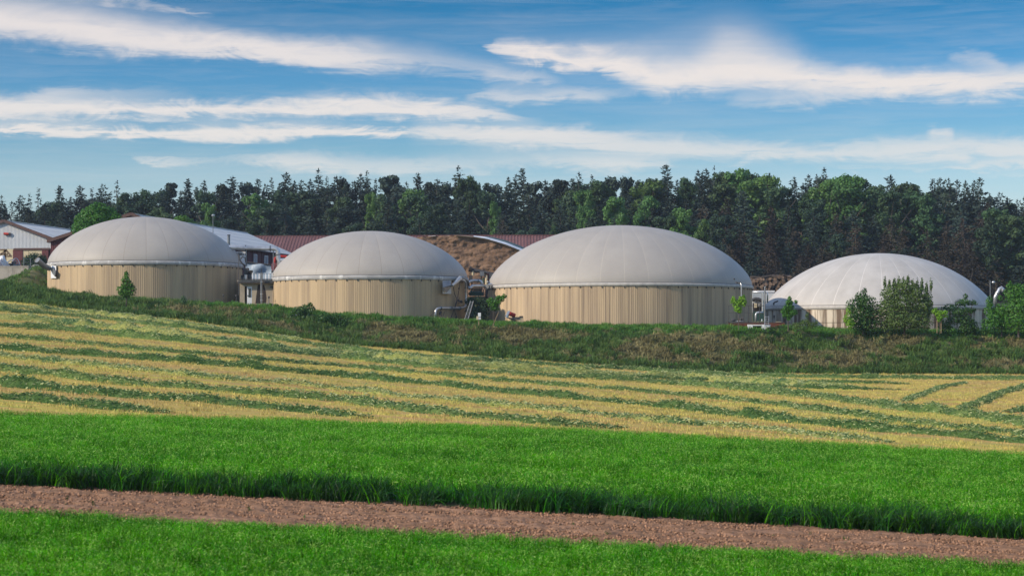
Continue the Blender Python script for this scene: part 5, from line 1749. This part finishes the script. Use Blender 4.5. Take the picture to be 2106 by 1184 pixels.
MB().tube([at(578, 545, 241.8), at(581, 540, 241.8), at(584, 546, 241.8), at(583, 556, 241.8)], .07, 6).build('hose', 'dark_metal', t)
# chimney and lamp pole over the barn roof
t = thing('flue_pipe', at(470.5, 510, 262), 'short upright flue before the white roof', 'flue')
MB().tube([at(470.5, 512, 262), at(470.5, 484, 262)], .17, 10).build('pipe', 'grey_metal', t)
MB().tube([at(470.5, 484, 262), at(470.5, 482.5, 262)], .21, 10).build('collar', 'dark_metal', t)
t = thing('yard_lamp', at(438, 480, 300), 'slender lamp pole with small head above the white roof', 'lamp')
MB().tube([at(438, 560, 262), at(438, 444, 262)], .045, 6).build('pole', 'grey_metal', t)
MB().blob(at(438.5, 443, 262), (.22, .22, .16), 2, 5, 0).build('lamp_head', 'bright_metal', t)
t = thing('block_heap', at(553, 628, 226), 'pale concrete blocks lying at the foot of the low building', 'blocks')
for i, (a, b, s_) in enumerate(((549, 626, .5), (556, 627, .6), (552, 630, .4))):
    MB().box(at(a, b, 226), (s_, .4, .3), 0, .2 * i).build('block', 'stone', t)
t = thing('standpipe', at(553, 624, 227), 'thin standpipe with round valve head before the low building', 'valve')
MB().tube([at(553, 626, 227), at(553, 612, 227)], .05, 6).build('pipe', 'grey_metal', t)
MB().tube([at(551.6, 611, 227), at(554.6, 611, 227)], .13, 10).build('valve_wheel', 'dark_metal', t)
for (a, b) in ((459, 607), (486, 608)):
    t = thing('hydrant', at(a, 627, 223), 'thin dark standpipe at the foot of the first tank, %s' % ('further left by a marked panel' if a < 470 else 'closer to the door'), 'valve')
    MB().tube([at(a, 628, 223.0), at(a, b, 223.0)], .04, 6).build('pipe', 'dark_metal', t)
    MB().blob(at(a, b, 223.0), (.10, .10, .14), 5, 5, .1).build('valve_head', 'dark_metal', t)

# ------------------------------------------------------------------ silage clamp
ds = 283
t = thing('silage_heap', at(970, 606, ds), 'brown silage heap with cut face and sheets over its shoulder', 'silage heap')
tp = lambda px: np.interp(px, [800, 845, 880, 940, 975, 1000, 1040, 1080, 1130, 1180], [500, 489, 485.5, 484, 487, 491, 503, 519, 541, 566])
nxs, nzs = 120, 60
U_ = np.linspace(800, 1180, nxs)
V_ = np.linspace(0, 1, nzs)
TOP = (HOR - tp(U_)) / F * ds
X_ = (U_ - 1053) / F * ds
Zg = 6.0 + (TOP[None, :] - 6.0) * V_[:, None]
Xg = np.repeat(X_[None], nzs, 0)
Yg = ds - 1.6 * (1 - V_[:, None]) + 1.0 * (fbm(Xg * .4, Zg * .5, 3, 81) - .5) + .45 * (fbm(Xg * 2.2, Zg * 2.6, 3, 82) - .5) + .35 * (fbm(Xg * 5, Zg * 7, 2, 83) - .5)
i = (np.arange(nzs - 1)[:, None] * nxs + np.arange(nxs - 1)[None]).ravel()
link('cut_face', npmesh('cut_face', np.stack([Xg, Yg, Zg], -1).reshape(-1, 3) - np.array(t.location), np.stack([i, i + 1, i + nxs + 1, i + nxs], -1), 'silage', True), t)
tb = MB()
vs = []
for k in range(nxs):
    vs += [(X_[k], float(Yg[-1, k]), TOP[k]), (X_[k], ds + 14, TOP[k] - .6)]
tb.add(vs, [(2 * k, 2 * k + 2, 2 * k + 3, 2 * k + 1) for k in range(nxs - 1)])
tb.build('heap_top', 'silage_rim', t)


def strip(name, m__, px0, px1, o0, o1, dz0, dz1, dd=.0):
    """cover sheet lying over the shoulder of the heap: image offsets above the cut edge"""
    mb_ = MB()
    n_ = 24
    vs = []
    for k in range(n_ + 1):
        px_ = px0 + (px1 - px0) * k / n_
        u2 = k / n_
        base = float(tp(px_))
        wob = .5 * math.sin(k * 1.7)
        a = at(px_, base + .5 - o0(u2) * 0, ds - .6 + dd)
        b = at(px_, base - o1(u2) + wob * .3, ds + 5 + dd)
        vs += [a + Vector((0, 0, dz0)), b + Vector((0, 0, dz1)), b + Vector((0, 1.5, dz1 - .3)), a + Vector((0, .4, dz0 - .15))]
    mb_.add(vs, [f_ for k in range(n_) for f_ in ((4 * k, 4 * k + 4, 4 * k + 5, 4 * k + 1), (4 * k + 1, 4 * k + 5, 4 * k + 6, 4 * k + 2), (4 * k + 3, 4 * k + 2, 4 * k + 6, 4 * k + 7), (4 * k, 4 * k + 3, 4 * k + 7, 4 * k + 4))])
    return mb_.build(name, m__, t)


bell = lambda u2: math.sin(math.pi * min(1, max(0, u2 * .96 + .04))) ** .6
strip('crust', 'silage_rim', 940, 1165, lambda u: 0, lambda u: .4 + .6 * bell(u), 0, 0)
strip('cover_sheet', 'white_paint', 974, 1150, lambda u: 0, lambda u: .6 + 3.6 * bell(u), .07, .05, .5)['label'] = 'white cover sheet'
strip('cover_sheet', 'sheet_green', 998, 1150, lambda u: 0, lambda u: 2.2 + 6.0 * bell(u), .12, .10, 5.2)['label'] = 'dark green cover sheet'
for i, (a, b) in enumerate(((880, 896), (908, 925), (930, 942))):
    MB().bar(at(a, 486.3 - i * .3, ds + .6), at(b, 485.6 - i * .2, ds + .6), .5, .12).build('cover_scrap', 'white_paint', t)

# ------------------------------------------------------------------ between the second and the largest tank
dm = 240
km = dm / F
t = thing('solids_feeder', at(985, 605, dm), 'dark machine with slanting crossbeam, uprights and white cylinder before the silage', 'machine')
MB().tube([at(964, 553.5, dm), at(1016, 563.5, dm)], [.24, .17], 10).build('crossbeam', 'dark_metal', t)
MB().tube([at(965, 552.5, dm - .1), at(969, 553.5, dm - .1)], .32, 8).build('beam_end', 'soot_shade', t)
for (a, b0_, b1_, w_, m__) in ((970.5, 556, 605, .16, 'soot_shade'), (990, 557, 602, .16, 'dark_metal'), (1004, 562, 605, .18, 'soot_shade'), (1000.5, 590, 612, .3, 'dark_metal')):
    MB().bar(at(a, b0_, dm), at(a, b1_, dm), w_, w_).build('upright', m__, t)
MB().box(at(991.5, 563, dm - .2), (9 * km, .7, 9 * km)).build('gearbox', 'grey_metal', t)
MB().box(at(968, 572, dm), (7 * km, .7, 10 * km)).build('housing', 'dark_metal', t)
MB().tube([at(1000.5, 585, dm - .3), at(1000.5, 566, dm - .3)], .15, 10).build('cylinder', 'cream', t)
MB().tube([at(1003.5, 578, dm - .2), at(1003.5, 562, dm - .2)], .08, 8).build('cylinder', 'red_brown', t)
MB().tube([at(994.5, 583, dm - .1), at(994.5, 571, dm - .1)], .13, 8).build('bottle', 'green_machine', t)
MB().tube([at(972.5, 566, dm - .1), at(972.5, 557, dm - .1)], .13, 8).build('bottle', 'cream', t)
MB().box(at(1012, 575, dm + .3), (13 * km, .8, 22 * km)).build('housing', 'dark_metal', t)
for i in range(7):
    MB().bar(at(1006, 564 + i * 3.2, dm - .2), at(1018, 565 + i * 3.2, dm - .2), .04, .08).build('fin', 'grey_metal', t)
MB().box(at(980, 604.5, dm), (30 * km, 1.2, 7 * km)).build('base', 'green_machine', t)
MB().box(at(981, 597, dm + .5), (16 * km, .6, 9 * km)).build('panel', 'timber', t)
MB().tube([at(967, 598, dm - .3), at(972, 601, dm - .3), at(990, 601, dm - .3)], .1, 8).build('pipe', 'green_machine', t)
MB().bar(at(987, 585, dm - .2), at(987, 606, dm - .2), .07, .07).bar(at(992, 592, dm - .4), at(997, 606, dm - .4), .07, .07).bar(at(997, 592, dm - .4), at(990, 606, dm - .4), .07, .07).build('brace', 'dark_metal', t)
MB().blob(at(1003, 579.5, dm - .4), (.14, .1, .14), 3, 5, .1).build('gauge', 'bright_metal', t)
# dark undergrowth is the hedge; pipes over it
t = thing('gas_pipe', at(985, 590, 229), 'galvanised pipe joining the second and the largest tank at rim height', 'pipe')
MB().tube([at(963, 592.5, 227), at(967, 591.5, 227), at(972.5, 588, 227.5), at(986, 588, 228.5), at(1003, 588.8, 229)], .16, 12).build('pipe', 'bright_metal', t, True)
MB().tube([at(1003, 588.5, 229), at(1010, 586.5, 229.5)], [.22, .26], 12).build('sleeve', 'bright_metal', t)
for a in (964, 1002, 1007):
    MB().tube([at(a - .5, 589 if a > 990 else 592.3, 228.6 if a > 990 else 227), at(a + .7, 589 if a > 990 else 592.0, 228.7 if a > 990 else 227)], .25, 12).build('flange', 'grey_metal', t)
t = thing('gas_pipe', at(980, 580, 232), 'arched galvanised pipe above the straight one between the tanks', 'pipe')
MB().tube([at(960, 583, 231), at(966, 579, 231.5), at(972, 577, 232), at(985, 577, 232), at(989.5, 579, 232), at(991.5, 583, 232), at(992, 588, 232)], .17, 12).build('pipe', 'bright_metal', t, True)
MB().tube([at(983, 577, 232), at(984.6, 577, 232)], .22, 12).build('flange', 'grey_metal', t)
MB().bar(at(975, 575, 232), at(986, 573.2, 232), .05, .05).build('handle', 'dark_metal', t)
# pipe down the front of the second tank
a2 = lambda px: T2['d'] - math.sqrt(max(.5, (T2['R'] + .3) ** 2 - ((px - 761) / F * T2['d']) ** 2))
Q = lambda px, py, o=0: at(px, py, a2(px) - o)
t = thing('gas_pipe', Q(957, 650), 'long galvanised pipe running down and along the second tank to the ground', 'pipe')
pp = [Q(945, 574.5, .2), Q(950, 575, .2), Q(954.5, 577, .2), Q(957.5, 581, .2), Q(958.5, 586, .1), Q(958.5, 600), Q(958.5, 624), Q(957.5, 629), Q(954, 632), Q(948, 633.5), Q(920, 633.5), Q(904, 633.5), Q(898.5, 635), Q(896, 639), Q(895.5, 645), Q(895.5, 655)]
MB().tube(pp, .135, 12).build('pipe', 'bright_metal', t, True)
for (a, b) in ((958.5, 592), (958.5, 599), (958.5, 620)):
    MB().tube([Q(a, b), Q(a, b + 1.2)], .21, 12).build('flange', 'grey_metal', t)
for (a, b) in ((945, 633.5), (906, 633.5), (927, 633.5)):
    MB().tube([Q(a, b), Q(a + 1.2, b)], .21, 12).build('flange', 'grey_metal', t)
MB().tube([Q(930, 587, .6), Q(934, 584, .5), Q(941, 577, .4), Q(946, 572, .3)], [.12, .16, .24, .28], 12).build('nozzle', 'bright_metal', t)
MB().tube([Q(946, 575, .1), Q(951, 571, .1), Q(961, 577, 0), Q(963, 590, 0)], .20, 10).build('elbow', 'grey_metal', t, True)
# hatch with hood on the second tank
t = thing('hatch_hood', Q(921, 600), 'grey hatch with angular metal hood high on the second tank', 'hood')
MB().add([Q(910, 577), Q(928, 577), Q(928, 604), Q(910, 604), Q(910, 577, -.25), Q(928, 577, -.25), Q(928, 604, -.25), Q(910, 604, -.25)],
         [(0, 3, 2, 1), (4, 5, 6, 7), (0, 1, 5, 4), (3, 7, 6, 2), (0, 4, 7, 3), (1, 2, 6, 5)]).build('hatch', 'white_sheet', t)
MB().add([Q(910, 580, .1), Q(925, 577, .1), Q(929, 586, .7), Q(911, 591, .9), Q(917, 601, .6), Q(930, 589, .4)],
         [(0, 3, 2, 1), (3, 4, 5, 2), (0, 4, 3), (1, 2, 5)]).build('hood', 'grey_metal', t)
MB().tube([Q(928, 590, .3), Q(924, 594, .4), Q(918, 600, .4)], .04, 5).build('hose', 'dark_metal', t)
t = thing('gauge_cables', Q(942, 640), 'tangle of thin dark cables and rods on the wall of the second tank', 'cables')
for pl in (((932, 590), (935, 605), (940, 615), (945, 622)), ((946, 578), (945, 592), (943, 600), (941, 612), (937, 625), (935, 634)), ((945, 613), (939, 622), (936, 632)), ((934, 634), (931, 644), (926, 657)), ((934, 636), (938, 648), (942, 660)),
           ((895, 640), (888, 647), (884, 650)), ((906, 636), (909, 645), (907, 651)), ((914, 641), (911, 650)), ((942, 624), (950, 620), (952, 622))):
    MB().tube([Q(a, b, .02) for a, b in pl], .035, 5).build('cable', 'dark_metal', t)
for (a, b, w_, h_) in ((943.5, 593, 3, 3), (948, 620, 6, 7), (905, 644, 4, 9), (938, 655, 5, 10), (944, 618, 4, 4)):
    p = Q(a, b, .05)
    MB().blob(p, (w_ * .5 * .052, .08, h_ * .5 * .052), int(a), 4, .25).build('fitting', 'dark_metal', t)
# ladder
dl = 221.5
t = thing('ladder', at(964, 659, dl), 'leaning metal ladder at the right foot of the second tank', 'ladder')
for (a, b) in (((955, 659), (968, 619)), ((962, 659), (973.5, 619))):
    MB().bar(at(*a, dl), at(*b, dl + 1.4), .07, .09).build('side_rail', 'grey_metal', t)
for i in range(14):
    q_ = i / 14 + .03
    pa = at(955, 659, dl).lerp(at(968, 619, dl + 1.4), q_)
    pb = at(962, 659, dl).lerp(at(973.5, 619, dl + 1.4), q_)
    MB().bar(pa, pb, .05, .05).build('rung', 'grey_metal', t)
# small white boxes on a post
t = thing('meter_post', at(985, 665, 210.5), 'wooden post carrying two small pale boxes before the hedge', 'post')
MB().bar(at(984.5, 670, 210.5), at(984.5, 645, 210.5), .08, .08).build('post', 'stake', t)
MB().box(at(986, 647, 210.3), (.30, .15, .40)).build('box', 'white_paint', t)
MB().box(at(986.5, 654.5, 210.3), (.25, .15, .24)).build('box', 'white_sheet', t)
MB().box(at(981.8, 653.5, 210.3), (.20, .15, .35)).build('box', 'cream', t)
# red mixer motor on the largest tank
dx = 217.3
t = thing('mixer_motor', at(1052, 665, dx), 'red motor with white disc on a bracket at the foot of the largest tank', 'motor')
MB().tube([at(1041, 648.5, dx - .6), at(1044, 644.6, dx - .55)], [.36, .36], 16).tube([at(1042.5, 652, dx - .3), at(1046, 641, dx - .3)], .0, 4, cap=False)
MB().add([at(1041, 653, dx - .7), at(1039.5, 650, dx - .7), at(1043.5, 640, dx - .5), at(1047, 638.5, dx - .4), at(1048.5, 641, dx - .4), at(1043, 653.5, dx - .6),
          at(1043, 654, dx - .3), at(1042, 650, dx - .3), at(1045.5, 640, dx - .1), at(1048.5, 639, dx - .1), at(1050, 642, dx - .1), at(1045, 654, dx - .2)],
         [(5, 4, 3, 2, 1, 0), (6, 7, 8, 9, 10, 11)] + [(k, (k + 1) % 6, 6 + (k + 1) % 6, 6 + k) for k in range(6)]).build('disc', 'white_paint', t)
MB().tube([at(1047.5, 644.5, dx - .3), at(1058.5, 648.5, dx)], [.22, .22], 14).build('motor', 'red_paint', t)
MB().bar(at(1043, 653, dx - .3), at(1055, 655, dx - .1), .12, .1).bar(at(1047, 655, dx - .2), at(1060, 657, dx), .1, .1).bar(at(1053, 652, dx - .1), at(1066, 657, dx), .1, .1).build('bracket', 'dark_metal', t)
MB().box(at(1062, 654, dx), (.7, .5, .25)).box(at(1072, 652.5, dx), (.4, .4, .3)).build('gearbox', 'dark_metal', t)
MB().box(at(1057, 662, dx + .1), (.75, .5, .5)).build('plinth', 'timber', t)
MB().box(at(1070, 661, dx + .1), (.7, .6, .75)).build('cabinet', 'cladding_grey', t)

# ------------------------------------------------------------------ between the largest and the low tank
dq = 224
kq = dq / F
zp = (HOR - 661) / F * dq
t = thing('steel_platform', at(1555, 676, dq), 'rusty steel platform with thin railing right of the largest tank', 'platform')
xa, xb = (1498 - 1053) / F * 217.2, (1614 - 1053) / F * 217.2
zp = (HOR - 662) / F * 217.2
MB().box(((xa + xb) / 2, 218.6, zp - .06), (xb - xa, 2.8, .12)).build('deck', 'dark_metal', t)
MB().box(((xa + xb) / 2, 217.15, zp - .4), (xb - xa, .08, .6)).build('side_panel', 'rust', t)
MB().bar((xa + 5.0, 217.1, zp + .02), (xb - .4, 217.1, zp + .02), .06, .05).build('edge_strip', 'cream', t)
for px_ in (1499, 1520, 1539.5, 1562):
    x_ = (px_ - 1053) / F * 217.2
    MB().bar((x_, 217.2, zp), (x_, 217.2, zp + (628 * 0 + 34) / F * 217.2), .06, .06).build('post', 'dark_metal', t)
MB().bar((xa, 217.2, zp + 1.75), ((1572 - 1053) / F * 217.2, 217.2, zp + 1.72), .045, .045).build('rail', 'dark_metal', t)
MB().bar((xa, 217.2, zp + .95), ((1572 - 1053) / F * 217.2, 217.2, zp + .95), .03, .03).build('rail', 'dark_metal', t)
for px_ in (1499, 1530, 1560, 1590, 1612):
    x_ = (px_ - 1053) / F * 217.3
    MB().bar((x_, 217.35, zp - .1), (x_, 217.35, zp - 1.3), .12, .12).build('leg', 'dark_metal', t)
for i, (a, b, w_, h_) in enumerate(((1508, 658, .55, .28), (1523, 657, .3, .4), (1528, 655, .18, .5), (1521, 660.5, .9, .08))):
    MB().blob(at(a, b, 218.4), (w_ * .5, .25, h_ * .5), 70 + i, 6, .15).build('fitting', 'dark_metal' if i < 3 else 'white_paint', t)
t = thing('container_booth', at(1560, 640, 236), 'pale container with window strip between the largest and the low tank', 'container')
dc = 253
MB().box(at(1567, 622, dc + 1.5), (44 * dc / F, 3, 42 * dc / F)).build('body', 'white_sheet', t)
MB().box(at(1567, 599.5, dc + 1.5), (46 * dc / F, 3.2, .18)).build('roof', 'white_paint', t)
MB().box(at(1557, 608, dc - .03), (18 * dc / F, .06, 12 * dc / F)).build('window', 'window_pale', t)
MB().box(at(1557, 616, dc - .35), (22 * dc / F, .6, .15)).build('awning', 'dark_metal', t)
MB().tube([at(1547, 617, dc - .5), at(1553, 614.3, dc - .5), at(1560, 614.8, dc - .5), at(1568, 618.5, dc - .5)], .2, 8).build('cable_reel', 'dark_metal', t)
MB().box(at(1558, 634, dc - .1), (20 * dc / F, .2, 20 * dc / F)).build('opening', 'soot_shade', t)  # dark box on the front, coloured as the shade inside the container
MB().box(at(1554, 628, dc - .35), (5 * dc / F, .3, 9 * dc / F)).build('sack', 'cream', t)
MB().box(at(1561, 627, dc - .35), (5 * dc / F, .3, 7 * dc / F)).build('sack', 'stone', t)
t = thing('pipe_rack', at(1570, 655, 222), 'tall grey pipes rising between the largest and the low tank', 'pipes')
MB().tube([at(1573, 660, 222), at(1573, 592, 222)], .085, 10).build('pipe', 'grey_metal', t)
MB().tube([at(1573, 593, 222), at(1572, 590, 222), at(1575, 589.5, 222)], .05, 6).build('tip', 'bright_metal', t)
MB().tube([at(1568.5, 645, 222.5), at(1568.5, 601, 222.5)], .10, 10).build('pipe', 'bright_metal', t)
MB().tube([at(1548, 600.5, 222.8), at(1572, 600.5, 222.8), at(1577, 602, 222.8), at(1578.5, 606, 222.8), at(1578.5, 622, 222.8)], .09, 10).build('pipe', 'bright_metal', t, True)
MB().tube([at(1554.5, 661, 220), at(1554.5, 647, 220), at(1556, 643.5, 220), at(1560, 642.5, 220), at(1570, 643, 220)], .12, 10).build('pipe', 'bright_metal', t, True)
MB().tube([at(1549, 662, 221), at(1549, 622, 221)], .04, 6).build('pipe', 'dark_metal', t)
MB().box(at(1560, 650, 222.5), (22 * .0525, .8, 20 * .0525)).build('pump', 'green_machine', t)
MB().tube([at(1567, 660, 219.8), at(1567, 656, 219.8)], .06, 8).build('bottle', 'white_paint', t)
t = thing('concrete_frame', at(1560, 676, 214.4), 'low white concrete frame with dark opening on the embankment edge', 'box')
for (a, w_) in ((1542.5, 10), (1575, 18)):
    MB().box(at(a, 674, 214.4), (w_ * .0508, .5, 14 * .0508)).build('block', 'white_paint', t)
MB().box(at(1556, 668.4, 214.4), (18 * .0508, .5, 2.2 * .0508)).build('lintel', 'white_paint', t)
MB().box(at(1556, 674, 214.9), (18 * .0508, .3, 12 * .0508)).build('opening', 'black_ink_shade', t)  # black box behind the frame, painted as the shade within
t = thing('ladder', at(1576, 676, 213.8), 'short bright ladder leaning on the steel platform', 'ladder')
for (a, b) in (((1572, 677), (1573.5, 650)), ((1581, 677), (1581, 650))):
    MB().bar(at(*a, 213.7), at(*b, 214.8), .045, .06).build('side_rail', 'bright_metal', t)
for i in range(6):
    pa, pb = at(1572.2, 673 - i * 4.3, 213.7 + i * .17), at(1581, 673 - i * 4.3, 213.7 + i * .17)
    MB().bar(pa, pb, .06, .04).build('rung', 'bright_metal', t)
# overpressure spouts
t = thing('swan_neck_pipe', at(1524.5, 610, 219.5), 'slim upright pipe with dark bracket on the right flank of the largest dome', 'pipe')
MB().tube([at(1524.5, 612, 219.8), at(1524.5, 586, 219.8), at(1523, 582.5, 219.9)], .055, 8).build('pipe', 'bright_metal', t)
MB().bar(at(1513, 580, 220.2), at(1523, 583, 219.9), .12, .12).bar(at(1516, 579.5, 220), at(1515, 583, 220), .08, .08).bar(at(1521, 580.5, 220), at(1523, 586, 220), .12, .12).build('bracket', 'dark_metal', t)
MB().blob(at(1510, 573.6, 221), (.10, .1, .10), 4, 5, .1).build('valve', 'dark_metal', t)
t = thing('swan_neck_pipe', at(1592, 658, 231), 'dark bent spout on the shaded left flank of the whitish dome', 'pipe')
MB().tube([at(1592, 658, 229.6), at(1592, 627, 229.6)], .04, 8).build('pipe', 'grey_metal', t)
MB().tube([at(1592, 627, 229.6), at(1591, 624, 229.6), at(1593, 621.5, 229.6), at(1598, 620, 229.6), at(1600, 618.5, 229.6)], .085, 8).build('spout', 'dark_metal', t)
MB().box(at(1592, 651, 229.6), (.16, .12, .3)).build('valve', 'dark_metal', t)
# pipe and lamp right of the low tank
t = thing('gas_pipe', at(2052, 625, 238), 'fat slanting grey pipe with rounded top beside the whitish dome', 'pipe')
MB().tube([at(2046, 625, 238), at(2047, 610, 238), at(2056, 594, 238), at(2060, 591.5, 238), at(2062, 594, 238), at(2063, 600, 238)], .22, 12).build('pipe', 'bright_metal', t, True)
MB().tube([at(2050, 604.5, 238), at(2051, 602.6, 238)], .27, 12).build('flange', 'grey_metal', t)
t = thing('yard_lamp', at(2036.5, 640, 262), 'thin pole with round lamp above the right flank of the whitish dome', 'lamp')
MB().tube([at(2036.5, 660, 262), at(2036.5, 577, 262)], .06, 6).build('pole', 'grey_metal', t)
MB().bar(at(2033.5, 577, 262), at(2038, 577, 262), .06, .06).build('crossarm', 'grey_metal', t)
MB().tube([at(2036.5, 581, 262), at(2042, 580.5, 262)], .03, 5).build('bracket', 'grey_metal', t)
MB().blob(at(2043.5, 580.5, 262), (.22, .2, .17), 2, 6, 0).build('lamp_head', 'bright_metal', t)
# antenna over the low dome
# ------------------------------------------------------------------ log pile
dlg = 292
kl = dlg / F
t = thing('log_pile', at(1590, 606, dlg), 'long pile of stacked logs with cut ends between the largest and whitish domes', 'log pile')
log_me = []
for i in range(5):
    r = np.random.default_rng(i)
    m_ = MB()
    n_ = 9
    rr = .22 + .03 * r.uniform(-1, 1)
    ang = [2 * math.pi * k / n_ for k in range(n_)]
    js = r.uniform(.88, 1.1, n_)
    vs = [(rr * j * math.cos(a), -1.5, rr * j * math.sin(a)) for a, j in zip(ang, js)] + [(rr * j * math.cos(a), 1.5, rr * j * math.sin(a)) for a, j in zip(ang, js)]
    m_.add(vs, [(k, n_ + k, n_ + (k + 1) % n_, (k + 1) % n_) for k in range(n_)], 0)
    m_.add(vs[:n_], [tuple(range(n_))], 1)
    me = bpy.data.meshes.new('log')
    me.from_pydata(m_.v, [], m_.f)
    me.materials.append(M['log_bark'])
    me.materials.append(M['log_end'])
    me.polygons.foreach_set('material_index', m_.mi)
    log_me.append(me)
ltop = lambda px: np.interp(px, [1520, 1536, 1560, 1585, 1598, 1612, 1640, 1660], [575, 570, 572, 570, 564, 567, 574, 580])
cnt = 0
rl = np.random.default_rng(77)
row_ = 0
py = 604.0
while py > 560:
    px = 1518 + (row_ % 2) * 2.9
    while px < 1652:
        if py > ltop(px) + rl.uniform(0, 4) and cnt < 298:
            o = link('log', log_me[int(rl.integers(0, 5))], t)
            p = at(px + rl.uniform(-.8, .8), py + rl.uniform(-.6, .6), dlg + rl.uniform(-.25, .25))
            o.location = p - Vector(t.location)
            s_ = rl.uniform(.75, 1.2)
            o.scale = (s_, 1, s_)
            o.rotation_euler = (rl.uniform(-.06, .06), rl.uniform(0, 6.28), rl.uniform(-.15, .15))
            cnt += 1
        px += 5.9
    row_ += 1
    py -= 4.9
MB().box(((1585 - 1053) * kl, dlg + 2.0, (HOR - 592) * kl), (125 * kl, 3.2, 24 * kl)).build('log_core', 'log_bark', t)
for i in range(5):
    a = 1522 + i * 22
    MB().tube([at(a, ltop(a) - .5, dlg - .3), at(a + 26, ltop(a + 26) - .5, dlg)], [.2, .16], 8).build('top_log', 'log_bark', t)

# ------------------------------------------------------------------ haze
hm = bpy.data.materials.new('haze')
hm.use_nodes = True
hm.node_tree.nodes.clear()
T_ = NT(hm.node_tree)
pv = T_.n('ShaderNodeVolumePrincipled')
pv.inputs['Color'].default_value = (.72, .84, 1.0, 1)
pv.inputs['Density'].default_value = HAZE
pv.inputs['Anisotropy'].default_value = .2
ho = T_.n('ShaderNodeOutputMaterial')
hm.node_tree.links.new(pv.outputs[0], ho.inputs['Volume'])
M['haze'] = hm
if HAZE > 0:
    tag(MB().box((0, 300, 14), (1400, 1400, 62)).build('haze', 'haze'), 'thin haze over the whole scene', None, None, 'stuff')
